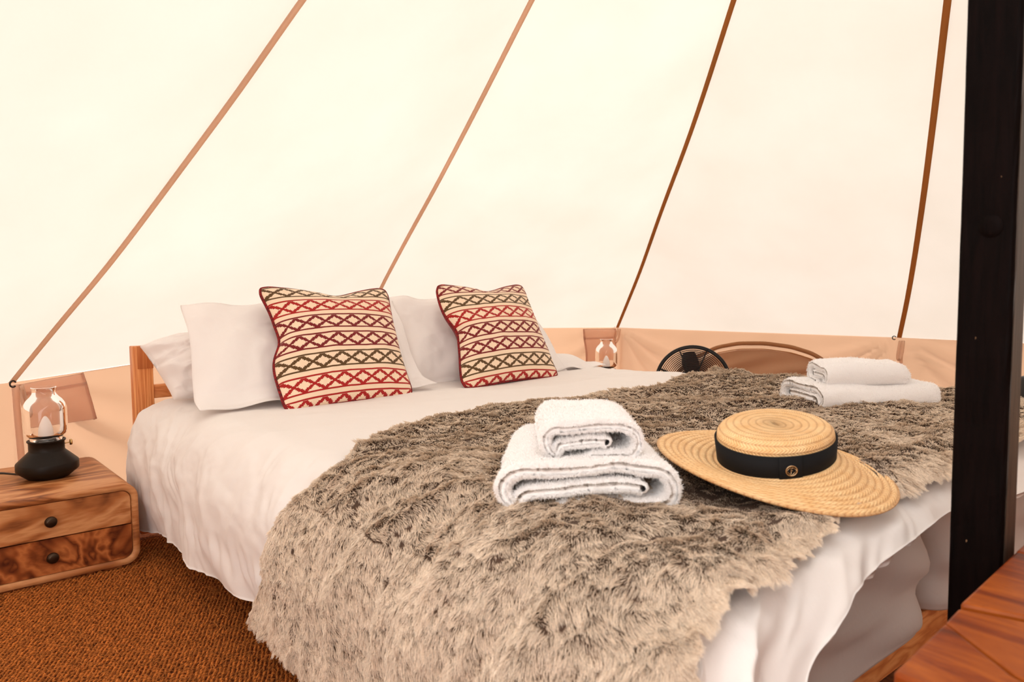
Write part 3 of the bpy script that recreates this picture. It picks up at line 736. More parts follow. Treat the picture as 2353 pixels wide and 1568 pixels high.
# ================================================================== towels
M_terry = NT('white terry'); _v = M_terry.coord(); _n = M_terry.noise(_v, 420, 3, .7)
M_terry = M_terry.surf(M_terry.pbr((.97, .94, .93, 1), .95, M_terry.bump(_n, .9, .003), **{'Sheen Weight': .3}))
M_fuzz = mat_hair('terry loops', [(0, (.95, .92, .91, 1)), (1, (.98, .96, .95, 1))], .9, .05)
def rollpath(w, h, t, inner=.8, tail=.55):
    """cross-section centre line of a towel folded round itself (x to the right, z up)"""
    P = []; hw, r = w / 2, h / 2
    e = t / 2
    x0, x1 = -hw + r, hw - r
    P += [(x0 + (x1 - x0) * (1 - tail), e)]
    for x in np.linspace(x0 + (x1 - x0) * (1 - tail), x1, 10)[1:]: P.append((x, e))
    for a in np.linspace(-PI / 2, PI / 2, 12)[1:]: P.append((x1 + (r - e) * math.cos(a), r + (r - e) * math.sin(a)))
    for x in np.linspace(x1, x0, 14)[1:]: P.append((x, h - e + .002 * math.sin(x * 40)))
    for a in np.linspace(PI / 2, 3 * PI / 2, 12)[1:]: P.append((x0 + (r - e) * math.cos(a), r + (r - e) * math.sin(a)))
    # slide over the tail and back inside
    zc = h / 2 - t * .02
    P[-1] = (x0, e + t * 1.0)
    for x in np.linspace(x0, x0 + (x1 - x0) * inner, 12)[1:]: P.append((x, min(zc, e + t * 1.0 + (x - x0) * .12)))
    return np.array(P)
def towel(center, ang, w, h, dep, t, label, group, inner=.8, tail=.55, tilt=(0, 0), seed=0, fuzz=9000, flip=False, taper=0., twolayer=False):
    base = np.array(center, float); r = thing('towel', label, 'towel', base, group)
    path = rollpath(w, h, t, inner, tail)
    # resample
    s = np.r_[0, np.cumsum(np.linalg.norm(np.diff(path, axis=0), axis=1))]; q = np.linspace(0, s[-1], 150)
    path = np.stack([np.interp(q, s, path[:, 0]), np.interp(q, s, path[:, 1])], 1)
    for _ in range(2): path[1:-1] = (path[:-2] + 2 * path[1:-1] + path[2:]) / 4
    T = np.gradient(path, axis=0); T /= np.linalg.norm(T, axis=1, keepdims=True); N2 = np.stack([T[:, 1], -T[:, 0]], 1)
    yy = np.concatenate([-dep / 2 + t * .6 * (1 - np.cos(np.linspace(0, PI / 2, 8)))[:-1], np.linspace(-dep / 2 + t * .6, dep / 2 - t * .6, 40), dep / 2 - t * .6 * (1 - np.cos(np.linspace(PI / 2, 0, 8)))[1:]]); nd = len(yy)
    m = len(path); k = 10
    ringv = []
    for a in np.linspace(0, 2 * PI, k + 1)[:-1]: ringv.append((math.cos(a), math.sin(a)))
    # closed outline of the ribbon: out side then back side with round ends
    out = path + N2 * t / 2; inn = path[::-1] - N2[::-1] * t / 2
    def cap(p, a, b):
        mid = (a + b) / 2; rad = (a - b) / 2; tt = np.array([-rad[1], rad[0]]); 
        if tt @ p < 0: tt = -tt
        return [mid + rad * math.cos(g) + tt * math.sin(g) for g in (PI * .25, PI * .5, PI * .75)]
    outl = np.concatenate([out, cap(T[-1], out[-1], inn[0]), inn, cap(-T[0], inn[-1], out[0])])
    M = len(outl); ctr = np.concatenate([path, [path[-1]] * 3, path[::-1], [path[0]] * 3])
    P = np.empty((nd, M, 3))
    for i, y in enumerate(yy):
        g_ = (abs(y) - (dep / 2 - t * .6)) / (t * .6)        # rounded ends of the layers
        pr = ctr + (outl - ctr) * math.sqrt(max(1 - g_ * g_ * .75, .05)) if g_ > 0 else outl
        sc_ = 1 + taper * (y / dep)
        P[i, :, 0] = pr[:, 0] * sc_; P[i, :, 1] = y; P[i, :, 2] = pr[:, 1]
        # soft drape
        P[i, :, 2] *= 1 - .06 * math.cos(y / dep * 5 + seed) - .05 * (np.abs(pr[:, 0]) / w * 2) ** 3
        P[i, :, 1] += .008 * np.sin(pr[:, 0] * 18 + seed) + .006 * vnoise(v3(pr[:, 0] * 20, pr[:, 1] * 30, seed + .1 * i * 0)) * (1 if y < 0 else -1)
    P += .0035 * np.stack([vnoise(P * 22 + seed), vnoise(P * 22 + 9 + seed), vnoise(P * 22 + 19 + seed)], -1)
    P += .0012 * np.stack([vnoise(P * 160 + seed), vnoise(P * 160 + 9 + seed), vnoise(P * 160 + 19 + seed)], -1)
    if flip: P[..., 0] *= -1
    ca, sa = math.cos(ang), math.sin(ang)
    Q = P.copy(); Q[..., 2] += P[..., 0] * tilt[0] + P[..., 1] * tilt[1]
    X = Q[..., 0] * ca - Q[..., 1] * sa; Y = Q[..., 0] * sa + Q[..., 1] * ca
    Q = np.stack([X, Y, Q[..., 2]], -1) + base
    Fs = grid_faces(nd, M, False, True)
    # ends: bridge outer to inner side of the ribbon
    for i, rev in ((0, False), (nd - 1, True)):
        o_ = i * M
        for j in range(m - 1):
            a, b = o_ + j, o_ + j + 1; c, d = o_ + (m + 3) + (m - 2 - j), o_ + (m + 3) + (m - 1 - j)
            f = (a, b, c, d); Fs.append(f if rev ^ flip else f[::-1])
    if flip: Fs = [f[::-1] for f in Fs]
    cloth = mk('terry_cloth', Q, Fs, M_terry, r)
    # terry loops on the outer face
    ctr3 = (Q[:, :m] + Q[:, m + 3:2 * m + 3][:, ::-1]) / 2
    ctr3[0] = ctr3[7]; ctr3[-1] = ctr3[-8]
    for i in range(7): ctr3[i] = ctr3[7]; ctr3[-1 - i] = ctr3[-8]
    A_ = []
    for G_, fr_n in ((Q[:, :m], .62), (Q[:, m + 3:2 * m + 3][:, ::-1], .38)):
        n_ = int(fuzz * fr_n); u, v = RNG.random(n_), RNG.random(n_); end = RNG.random(n_) < .3; u = np.where(end, u * 8 / (nd - 1), u)
        A_.append((sample_grid(G_, u, v), sample_grid(ctr3, u, v)))
    R_ = np.concatenate([a[0] for a in A_]); Cc = np.concatenate([a[1] for a in A_]); n = len(R_); Nn = R_ - Cc; Nn /= np.linalg.norm(Nn, axis=1, keepdims=True) + 1e-9
    L = RNG.uniform(.0015, .0030, n); bend = RNG.normal(0, .5, (n, 3)); tq = np.linspace(0, 1, 3)
    pts = R_[:, None] + Nn[:, None] * (L[:, None] * tq - .0005)[..., None] + bend[:, None] * (L[:, None] * tq ** 2)[..., None]
    hair('terry_loops', None, pts, np.full((n, 3), .00035) * np.array([1, .8, .5]), M_fuzz, r)
    return r
G1 = 'white towels folded on the throw'
ZF = ZT + .040
towel((.958, .948, ZF - .016), math.radians(-41), .28, .084, .32, .0235, 'larger folded white towel, lower of the left pile beside the straw hat', G1, inner=.90, tail=.72, seed=1, fuzz=60000, taper=-.12)
towel((.975, .955, ZF + .056), math.radians(-40), .172, .070, .225, .0195, 'small folded white towel on top of the left towel pile', G1, inner=.72, tail=.5, seed=4, fuzz=40000, tilt=(0, .03))
towel((2.155, 1.02, ZF - .012), math.radians(55), .23, .078, .345, .026, 'larger folded white towel, lower of the far pile near the black post', G1, inner=.85, tail=.6, seed=7, fuzz=30000)
towel((2.145, 1.02, ZF + .056), math.radians(55), .16, .066, .24, .023, 'small rolled white towel on top of the far towel pile', G1, inner=.75, tail=.5, seed=9, fuzz=22000)

# ================================================================== straw hat
hat_c = np.array([1.2087, .7207, .5295]); hu, hv, hn = None, None, None
_n = np.array([-.0126, -.1364, 1.]); _n /= np.linalg.norm(_n); _u = np.cross([0, 1, 0], _n); _u /= np.linalg.norm(_u); _v2 = np.cross(_n, _u)
HF = (_u, _v2, _n)
_n = np.array([-.1816, -.0558, 1.]); _n /= np.linalg.norm(_n); _u = np.cross([0, 1, 0], _n); _u /= np.linalg.norm(_u)
HC = (_u, np.cross(_n, _u), _n); crown_c = np.array([1.2097, .716, .5379])          # the crown sits a little tipped on the warped brim
hat = thing('straw_hat', 'natural straw hat with wide brim and black ribbon band on the fur throw', 'hat', hat_c)
def mat_straw(name, ringdark=True):
    t = NT(name); v = t.coord('UV')
    sp = t.n('ShaderNodeSeparateXYZ', {0: v}); U = sp.outputs[0]; V_ = sp.outputs[1]   # U around (0..1)*turns, V rows
    row = t.math('FRACT', V_)
    edge = t.ramp(t.math('ABSOLUTE', t.math('SUBTRACT', row, .5)), [(.30, (0, 0, 0, 1)), (.5, (1, 1, 1, 1))])
    # chevron braid
    ch = t.math('ADD', t.math('MULTIPLY', U, 100.), t.math('MULTIPLY', t.math('ABSOLUTE', t.math('SUBTRACT', row, .5)), 2.4))
    wv = t.math('ABSOLUTE', t.math('SUBTRACT', t.math('FRACT', ch), .5))
    ns = t.noise(t.coord('Object'), 40, 4, .6); n2 = t.noise(t.coord('Object'), 260, 2, .6)
    base = t.ramp(ns, [(.3, srgb(232, 184, 124)), (.7, srgb(248, 212, 158))])
    base = t.mix(t.math('MULTIPLY', t.ramp(wv, [(0, (1, 1, 1, 1)), (.20, (0, 0, 0, 1))]), .62), base, srgb(186, 118, 60))
    base = t.mix(t.math('MULTIPLY', edge, t.math('MULTIPLY', n2, .75)), base, srgb(150, 82, 32))
    h = t.math('ADD', t.math('MULTIPLY', wv, 1.), t.math('MULTIPLY', edge, -.8))
    return t.surf(t.pbr(base, .6, t.bump(h, .8, .0018)))
M_straw = mat_straw('straw braid')
def lathe_uv(name, prof, n, mat, parent, shape=None, crown=False):
    """prof rows (r, h); returns object with uv (angle, row)"""
    V, UV = [], []
    for i, (r, h, rw) in enumerate(prof):
        for k in range(n + 1):
            a = 2 * PI * k / n; rr, zz = (r, h) if shape is None else shape(r, h, a)
            pb = hat_c + rr * (math.cos(a) * HF[0] + math.sin(a) * HF[1]) + zz * HF[2]
            pc = crown_c + rr * (math.cos(a) * HC[0] + math.sin(a) * HC[1]) + zz * HC[2]
            q = 0. if crown else min(max((r - RB0) / (RB1 - RB0) * 1.5, 0), 1); q = q * q * (3 - 2 * q)
            V.append(pc * (1 - q) + pb * q); UV.append((k / n, rw))
    return mk(name, V, grid_faces(len(prof), n + 1), mat, parent, uv=UV)
NBR = 9; RB0, RB1 = .094, .202
prof = []
for i in range(NBR * 6 + 1):
    f = i / 6; r = RB0 + (RB1 - RB0) * f / NBR; ph = f % 1
    prof.append((r, .0024 * abs(math.sin(ph * PI)) ** .6 + .0, f))
low = [(r, h - .0045, rw) for r, h, rw in prof[::-1]]
edge_ = [(RB1 + .002, .0005, NBR), (RB1 + .0025, -.0015, NBR), (RB1 + .001, -.0035, NBR)]
def brim_shape(r, h, a):
    q = (r - RB0) / (RB1 - RB0)
    # left side lifts, front dips
    return r, h + q * q * (.010 * math.cos(a - PI * .80) + .006 * math.cos(2 * a + .6)) + .006 * (1 - q)
lathe_uv('brim', prof + edge_ + low, 220, M_straw, hat, brim_shape)
cp = []; rows = [(.0945, .000), (.0950, .012), (.0955, .024), (.0968, .036), (.0978, .045), (.0975, .051), (.0955, .0568), (.0915, .0615), (.0855, .0648), (.078, .0668), (.068, .0675), (.056, .0674), (.044, .0670), (.032, .0668), (.020, .0668), (.009, .0669), (.001, .0669)]
rr_ = np.array(rows); s = np.r_[0, np.cumsum(np.linalg.norm(np.diff(rr_, axis=0), axis=1))]; q_ = np.linspace(0, s[-1], 110)
R2 = np.interp(q_, s, rr_[:, 0]); H2 = np.interp(q_, s, rr_[:, 1])
for qq, r_, h_ in zip(q_, R2, H2):
    rw = qq / .0125; cp.append((r_ + .0006 * abs(math.sin((rw % 1) * PI)) * (h_ < .062), h_ + .0008 * abs(math.sin((rw % 1) * PI)) * (h_ >= .062), rw))
def crown_shape(r, h, a):
    k = min(max(h, 0) / .066, 1)
    return r * (1 + .035 * math.cos(2 * a + .5)), h + k * (.004 * math.cos(a - PI * .75))
lathe_uv('crown', cp, 160, M_straw, hat, crown_shape, crown=True)
M_ribbon = NT('black ribbon'); _v = M_ribbon.coord('Object'); M_ribbon = M_ribbon.surf(M_ribbon.pbr((.006, .006, .007, 1), .75, M_ribbon.bump(M_ribbon.noise(_v, 600, 2), .2, .0005), **{'Specular IOR Level': .2}))
def band(name, a0, a1, z0, z1, r0, r1, th, mat, n=120, parent=hat):
    V = []; aa = np.linspace(a0, a1, n)
    for a in aa:
        for r_, z in ((r0, z0), (r0 + th, z0), (r1 + th, z1), (r1, z1)):
            rr, zz = crown_shape(r_, z, a); V.append(crown_c + rr * (math.cos(a) * HC[0] + math.sin(a) * HC[1]) + zz * HC[2])
    full = abs(a1 - a0 - 2 * PI) < 1e-6
    Fs = grid_faces(n, 4, False, True) + ([] if full else [(0, 1, 2, 3), tuple((n - 1) * 4 + k for k in (3, 2, 1, 0))])
    return mk(name, V, Fs, mat, parent)
band('ribbon', 0, 2 * PI, .000, .0455, .0962, .0992, .003, M_ribbon, 160)
# ribbon knot tab, with its badge
_p = np.array([1.2087, .7207, .55]) ; 
dirc = at_z(1818, 1080, .53) - hat_c
A0 = math.atan2((EYE - crown_c) @ HC[1], (EYE - crown_c) @ HC[0])
AB = A0 + .235
band('ribbon_tab', AB - .19, AB + .19, -.0015, .0470, .0992, .1022, .003, M_ribbon, 16)
M_gold = mat_plain('pale brass', (.62, .44, .26, 1), .32, Metallic=1.)
_r, _z = crown_shape(.1012, .0225, AB)
bc = crown_c + (_r + .0032) * (math.cos(AB) * HC[0] + math.sin(AB) * HC[1]) + _z * HC[2]
bn = (math.cos(AB) * HC[0] + math.sin(AB) * HC[1]) - .05 * HC[2]; bn /= np.linalg.norm(bn); bu = np.cross(HC[2], bn); bu /= np.linalg.norm(bu); bv = np.cross(bn, bu)
bcirc = lambda r, n=40: [bc + r * (math.cos(a) * bu + math.sin(a) * bv) for a in np.linspace(0, 2 * PI, n + 1)[:-1]]
mb = MB().tube(bcirc(.0088), .0009, 8, closed=True)
dm = [bc + .0082 * (math.cos(a) * bu + math.sin(a) * bv) for a in (0, PI / 2, PI, 3 * PI / 2, 0)]
for a, b in zip(dm[:-1], dm[1:]): mb.tube([a, b], .0005, 6)
badge = mb.build('badge', M_gold, hat)
def bp(x, y): return bc + x * bu + y * bv + bn * .0004
mb = MB()
mb.tube([bp(-.0009, -.0050), bp(-.0009, .0046)], .00062, 6); mb.tube([bp(-.0022, .0046), bp(.0026, .0046)], .0005, 6); mb.tube([bp(-.0009, .0006), bp(.0018, .0006)], .0005, 6)
mb.build('letter', M_gold, badge)

# ================================================================== nightstands
M_mango = mat_wood('mango wood', [srgb(108, 58, 28), srgb(172, 106, 60), srgb(206, 146, 96)], (1.6, 17, 17), .38, ring=4, swirl=1.2)
M_mango2 = mat_wood('swirled mango wood', [srgb(74, 30, 12), srgb(136, 70, 32), srgb(184, 108, 58)], (2.6, 6, 6), .4, ring=5.5, swirl=1.9)
M_knob = mat_plain('dark bronze', (.05, .03, .018, 1), .32, Metallic=.8)
def nightstand(x0, x1, y0, y1, h, label):
    r = thing('nightstand', label, 'nightstand', ((x0 + x1) / 2, (y0 + y1) / 2, 0), 'two-drawer wooden nightstands')
    t = .019; R_ = .043
    def rrect(a0, a1, b0, b1, R, n=8):
        P = []
        for cx, cz, s in ((a1 - R, b1 - R, 0), (a0 + R, b1 - R, PI / 2), (a0 + R, b0 + R, PI), (a1 - R, b0 + R, 3 * PI / 2)):
            for q in np.linspace(s, s + PI / 2, n): P.append((cx + R * math.cos(q), cz + R * math.sin(q)))
        return P
    z0 = .008
    outer = rrect(x0, x1, z0, h, R_); inner = rrect(x0 + t, x1 - t, z0 + t, h - t, R_ - t * .8)
    n = len(outer); e = .0018
    oc = np.array([(x0 + x1) / 2, (z0 + h) / 2])
    V = []
    def ringp(P, y, sh=0.): 
        for p in P:
            d = np.array(p) - oc; d = d / np.linalg.norm(d) * sh; V.append((p[0] - d[0], y, p[1] - d[1]))
    ringp(outer, y0 + e); ringp(outer, y1 - e); ringp(outer, y1, e); ringp(inner, y1, 0); ringp(inner, y0, 0); ringp(outer, y0, e)
    mk('body', V, grid_faces(6, n, True, True), M_mango, r)
    MB().box(x0 + t + .002, x1 - t - .002, y1 - .012, y1 - .004, z0 + t, h - t, .001).build('back_panel', M_mango, r)
    zi0, zi1 = z0 + t + .002, h - t - .002; zm = (zi0 + zi1) / 2; g = .0015
    for nm, a, b, mt_, rb in (('drawer', zm + g, zi1, M_mango, (0, 1)), ('drawer', zi0, zm - g, M_mango2, (1, 0))):
        # front with the outer corners rounded like the body
        RR = R_ - t * .8 - .002; P = []
        X_0, X_1 = x0 + t + .002, x1 - t - .002
        cs = [(X_1, b, 0), (X_0, b, 1), (X_0, a, 2), (X_1, a, 3)]
        for cxx, czz, k in cs:
            rad = RR if (k in (0, 1) and rb[1]) or (k in (2, 3) and rb[0]) else .003
            sx = -1 if k in (0, 3) else 1; sz = -1 if k in (0, 1) else 1
            for q in np.linspace(k * PI / 2, (k + 1) * PI / 2, 6): P.append((cxx + sx * rad + rad * math.cos(q), czz + sz * rad + rad * math.sin(q)))
        pc = np.array([(X_0 + X_1) / 2, (a + b) / 2]); V = []; n2 = len(P)
        for y, sh in ((y1 - .03, 0), (y0 + .004, 0), (y0 + .0015, .002)):
            for p_ in P:
                d = np.array(p_) - pc; d = d / np.linalg.norm(d) * sh; V.append((p_[0] - d[0], y, p_[1] - d[1]))
        Fs = [f[::-1] for f in grid_faces(3, n2, False, True)] + [tuple(range(n2)), tuple(2 * n2 + k for k in range(n2))[::-1]]
        d_ = mk(nm, V, Fs, mt_, r, smooth=False)
        kx, kz = (x0 + x1) / 2, (a + b) / 2
        fr_ = (np.array([1., 0, 0]), np.array([0, 0, 1.]), np.array([0, -1., 0]))
        MB().lathe([(.0, -.002), (.006, -.002), (.005, .006), (.006, .010), (.0145, .014), (.0165, .019), (.014, .0245), (.008, .027), (0.0001, .0275)], (kx, y0 + .002, kz), 24, fr_).build('knob', M_knob, d_)
    MB().box(x0 + .05, x1 - .05, y0 + .012, y1 - .012, -.002, z0 + .006, .002).build('plinth', M_mango2, r)
    return r
ns1 = nightstand(.128, .600, 2.500, 3.00, .258, 'low two-drawer wooden nightstand with rounded corners, left of the bed')
bpy.context.view_layer.update()
M_bl = mat_plain('matt black metal', (.011, .0065, .004, 1), .42, **{'Specular IOR Level': .18})
# ================================================================== lamps
M_bulb = NT('frosted white bulb'); _s = M_bulb.pbr((.98, .95, .94, 1), .35); _t = M_bulb.n('ShaderNodeBsdfTranslucent', {'Color': (.95, .9, .88, 1)}).outputs[0]
M_bulb = M_bulb.surf(M_bulb.n('ShaderNodeMixShader', {0: .3, 1: _s, 2: _t}).outputs[0])
g = NT('clear glass'); lw = g.n('ShaderNodeLayerWeight', {0: .25}).outputs['Facing']
tr_ = g.n('ShaderNodeBsdfTransparent', {0: (.985, .97, .955, 1)}).outputs[0]; gl_ = g.n('ShaderNodeBsdfGlossy', {'Color': (1, 1, 1, 1), 'Roughness': .03}).outputs[0]
fc = g.ramp(lw, [(0, (.035, .035, .035, 1)), (.55, (.08, .08, .08, 1)), (.9, (.5, .5, .5, 1)), (1, (.8, .8, .8, 1))])
lf = g.n('ShaderNodeLayerWeight', {0: .5}).outputs['Facing']
tc_ = g.ramp(lf, [(0, (.985, .97, .955, 1)), (.55, (.96, .93, .90, 1)), (.85, (.80, .70, .60, 1)), (1, (.55, .42, .32, 1))])
tr_ = g.n('ShaderNodeBsdfTransparent', {0: tc_}).outputs[0]; fr_ = g.n('ShaderNodeFresnel', {0: 1.5}).outputs[0]
M_glass = g.surf(g.n('ShaderNodeMixShader', {0: fr_, 1: tr_, 2: gl_}).outputs[0])
M_brass = mat_plain('brass', (.60, .38, .15, 1), .3, Metallic=1.)
def lamp(x, y, z, label):
    r = thing('lantern_lamp', label, 'lamp', (x, y, z), 'oil-lantern style table lamps')
    c = (x, y, z)
    MB().lathe([(.0001, 0), (.058, 0), (.060, .002), (.086, .023), (.0875, .026), (.0875, .047), (.086, .050), (.052, .083), (.050, .086), (.050, .112), (.053, .114), (.054, .117), (.053, .119), (.047, .119), (.046, .114), (.046, .100), (.0001, .100)], c, 56).build('base', M_bl, r)
    MB().lathe([(.0445, .112), (.0445, .122), (.040, .126), (.0415, .1275), (.050, .130), (.058, .139), (.061, .150), (.0615, .165), (.0615, .205), (.061, .220), (.057, .234), (.049, .246), (.039, .256), (.0335, .264), (.032, .272), (.0325, .280), (.0345, .2825), (.0355, .284), (.0345, .2855), (.033, .2855)], c, 56).build('glass_shade', M_glass, r)
    b_ = MB().lathe([(.0001, .100), (.019, .100), (.0205, .112), (.0215, .120), (.0215, .134), (.0212, .137), (.0212, .142), (.0195, .155), (.0155, .170), (.010, .183), (.0045, .1915), (.0001, .1935)], c, 36).build('bulb', M_bulb, r)
    fr_ = frame((1, -.10, .0))
    MB().tube([(x + .049, y, z + .100), (x + .068, y, z + .102)], .0018, 8).lathe([(.0001, .064), (.0085, .064), (.0095, .066), (.0095, .069), (.0085, .071), (.0001, .071)], (x, y, z + .102), 20, (np.array([0, 1., 0]), np.array([0, 0, 1.]), np.array([1., 0, 0]))).build('wick_knob', M_brass, r)
    MB().lathe([(.041, .1195), (.041, .1225), (.023, .1225), (.023, .1195), (.041, .1195)], c, 36).build('socket_ring', M_bl, r)
    return r, b_
l1, bulb1 = lamp(.405, 2.765, .258, 'black lantern-style lamp with clear glass shade on the left nightstand')
# small printed mark on the bulb collar
cu = bpy.data.curves.new('printed_mark', 'FONT'); cu.body = 'CE'; cu.size = .0085; cu.extrude = .0001; cu.align_x = 'CENTER'
_tmp = bpy.data.objects.new('tmp', cu); _me = bpy.data.meshes.new_from_object(_tmp); bpy.data.objects.remove(_tmp)
mo = bpy.data.objects.new('printed_mark', _me); C.objects.link(mo); _me.materials.append(mat_plain('grey print', (.35, .30, .28, 1), .6))
mo.parent = bulb1; 
dcm = Vector((-.405, -2.765, 0)).normalized(); tgt = Vector((.405 + dcm.x * .0219 , 2.765 + dcm.y * .0219, .258 + .124)); mo.location = tgt - Vector(wloc(bulb1))
mo.rotation_euler = (PI / 2, 0, math.atan2(dcm.y, dcm.x) + PI / 2)
ns2 = copy_tree(ns1, None, (2.72, .17, 0)); ns2['label'] = 'second low wooden nightstand, hidden behind the right side of the bed under the far lamp'
l2 = copy_tree(l1, None, (2.72, .13, 0)); l2['label'] = 'second glass lantern lamp seen beyond the bed, by the tent wall pocket'
for o in list(l2.children_recursive):
    if o.name.startswith('printed_mark'): bpy.data.objects.remove(o)
# cable
cab = MB().tube([(.335, 2.83, .264), (.30, 2.87, .2665), (.26, 2.89, .270), (.20, 2.90, .266), (.14, 2.93, .264), (.112, 2.955, .255), (.100, 2.96, .20), (.098, 2.96, .05), (.09, 2.97, .004)], .0035, 8).build('lamp_cable', M_black, None)
tag(cab, 'black cable running off the left nightstand behind the lamp', 'cable')

# ================================================================== floor fan
fan = thing('floor_fan', 'black wire-guard electric fan standing beyond the bed by the arched window', 'fan', (2.98, 2.27, 0))
FCen = at_x(1592, 880, 2.95); fn = EYE - FCen; fn[2] = .22; fn /= np.linalg.norm(fn); fu, fv, fn = frame(fn)
M_fan = mat_plain('black fan enamel', (.008, .005, .004, 1), .45, **{'Specular IOR Level': .25})
M_blade = mat_plain('dark brown blade', (.03, .010, .007, 1), .5)
def fp(r, a, d=0.): return FCen + r * (math.cos(a) * fu + math.sin(a) * fv) + d * fn
def fring(mb, r, d, w_, n=72): return mb.tube([fp(r, a, d) for a in np.linspace(0, 2 * PI, n + 1)[:-1]], w_, 6, closed=True)
RF = .170
mb = MB(); fring(mb, RF, .0, .0085); fring(mb, RF - .004, .02, .004); fring(mb, RF - .004, -.02, .004); mb.build('guard_rim', M_fan, fan)
def guard(sgn, name):
    mb = MB()
    for i in range(17):
        r = .036 + (RF - .044) * i / 16; d = sgn * (.055 - .035 * (r / RF) ** 2.2); fring(mb, r, d, .0017, 64)
    for k in range(8):
        a = 2 * PI * k / 8 + .39
        mb.tube([fp(r, a, sgn * (.057 - .036 * (r / RF) ** 2.2)) for r in np.linspace(.03, RF, 9)], .0024, 6)
    mb.lathe([(.0001, sgn * .066), (.030, sgn * .064), (.037, sgn * .058), (.037, sgn * .050)], FCen, 32, (fu, fv, fn))
    return mb.build(name, M_fan, fan)
guard(1, 'front_guard'); guard(-1, 'rear_guard')
for k in range(4):
    a0 = 2 * PI * k / 4 + PI / 2 + .05; V = []
    for i in range(12):
        q = i / 11; r = .02 + .125 * q; hwd = (.028 + .058 * math.sin(min(q * 1.15, 1) * PI * .78)) * (1 if q < .93 else .82); tw = .55 - .25 * q
        for j in range(7):
            s_ = j / 6 - .5; c0 = fp(r, a0); tt = -math.sin(a0) * fu + math.cos(a0) * fv
            V.append(c0 + tt * (s_ * hwd * math.cos(tw) + .012 * q) + fn * (s_ * hwd * math.sin(tw) + .004 * math.cos(s_ * 3)))
    V = np.array(V); V2 = V - fn * .002
    mk('blade', np.concatenate([V, V2]), grid_faces(12, 7) + [f[::-1] for f in grid_faces(12, 7, off=84)], M_blade, fan)
MB().lathe([(.0001, .034), (.02, .032), (.026, .02), (.028, -.02), (.03, -.05), (.055, -.06), (.06, -.12), (.045, -.15), (.0001, -.155)], FCen, 32, (fu, fv, fn)).build('motor', M_fan, fan)
st = FCen - fn * .1; gx, gy = fu, np.cross((0, 0, 1), fu)
MB().tube([st + fu * .205 * math.cos(a) + np.array([0, 0, .205 * math.sin(a)]) + np.array([0, 0, 0]) for a in np.linspace(-PI, 0, 22)] , .009, 8).build('stand_bracket', M_fan, fan)
fb = np.array([st[0], st[1], .012])
MB().tube([fb + fu * s1 * .21 + gy * s2 * .15 for s1, s2 in ((-1, -1), (1, -1), (1, 1), (-1, 1))], .010, 8, closed=True).build('base_frame', M_fan, fan)
for s1 in (-1, 1):
    MB().tube([fb + fu * s1 * .19 + gy * .0, np.array([st[0], st[1], st[2] - .18]) + fu * s1 * .11], .009, 8).build('leg', M_fan, fan)
MB().tube([fb + fu * .2, fb - fu * .2], .009, 8).build('cross_bar', M_fan, fan)

# ================================================================== black tent post
t = NT('black painted timber'); v = t.coord('Object', (20, 20, 2)); n1 = t.noise(v, 4, 5, .65, .4); sp = t.noise(t.coord('Object', (1, 1, .6)), 70, 2, .8)
chips = t.ramp(sp, [(.74, (0, 0, 0, 1)), (.78, (1, 1, 1, 1))])
geo = t.n('ShaderNodeNewGeometry'); 
rd = t.ramp(n1, [(.3, (.0018, .001, .0008, 1)), (.7, (.006, .0025, .002, 1))])
c = t.mix(t.math('MULTIPLY', chips, .7), rd, (.30, .17, .09, 1))
M_post = t.surf(t.pbr(c, .55, t.bump(n1, .35, .002), **{'Specular IOR Level': .04}))
t = NT('worn brown post face'); v = t.coord('Object', (26, 26, 2)); n1 = t.noise(v, 4, 5, .65, .4)
M_post2 = t.surf(t.pbr(t.ramp(n1, [(.35, (.014, .008, .005, 1)), (.65, (.06, .038, .025, 1))]), .5, t.bump(n1, .4, .002)))
PX = 1.22; yA = at_x(2195, 784, PX)[1]; yB = at_x(2322, 784, PX)[1]
post = thing('tent_post', 'square black painted timber post standing at the foot of the bed', 'post', (PX + .05, (yA + yB) / 2, 0))
# gently uneven timber: rows of a rounded square
nz = 90; V = []; hw_ = (yA - yB) / 2; cyp = (yA + yB) / 2; hx_ = .024; cxp = PX + hx_
ro = [( -1, -1), (-1, 1), (1, 1), (1, -1)]
outl = []
for (sx, sy), a0 in zip([(1, 1), (-1, 1), (-1, -1), (1, -1)], (0, PI / 2, PI, 3 * PI / 2)):
    for q in np.linspace(a0, a0 + PI / 2, 4): outl.append((sx * (hx_ - .006) + .006 * math.cos(q), sy * (hw_ - .006) + .006 * math.sin(q)))
zt_post = 2.86
for i in range(nz):
    z = zt_post * i / (nz - 1)
    for k, (a, b) in enumerate(outl):
        w1 = .0012 * math.sin(z * 9 + a * 40) + .0008 * random.uniform(-1, 1)
        V.append((cxp + a + w1, cyp + b * (1 + w1 * 4), z))
n4 = len(outl)
mk('timber', V, grid_faces(nz, n4, False, True) + [tuple(range(n4))[::-1], tuple((nz - 1) * n4 + k for k in range(n4))], M_post, post, smooth=False)
V = []
for z in np.linspace(.0, zt_post, 60):
    V.append((cxp - hx_ + .006 + .002 * math.sin(z * 23), cyp - hw_ - .0016, z)); V.append((cxp + hx_ - .002, cyp - hw_ - .0016, z))
    V.append((cxp + hx_ - .002, cyp - hw_ + .001, z)); V.append((cxp - hx_ + .006, cyp - hw_ + .001, z))
mk('worn_face', V, grid_faces(60, 4, False, True), M_post2, post, smooth=False)['label'] = 'worn brownish face of the post'
# a dark knot in the timber
kc = at_x(2275, 520, PX - .002)
MB().lathe([(.0001, .0008), (.007, .0010), (.012, .0002), (.016, -.002)], kc, 20, (np.array([0, 1., 0]), np.array([0, 0, 1.]), np.array([-1., 0, 0]))).build('knot', M_post, post)

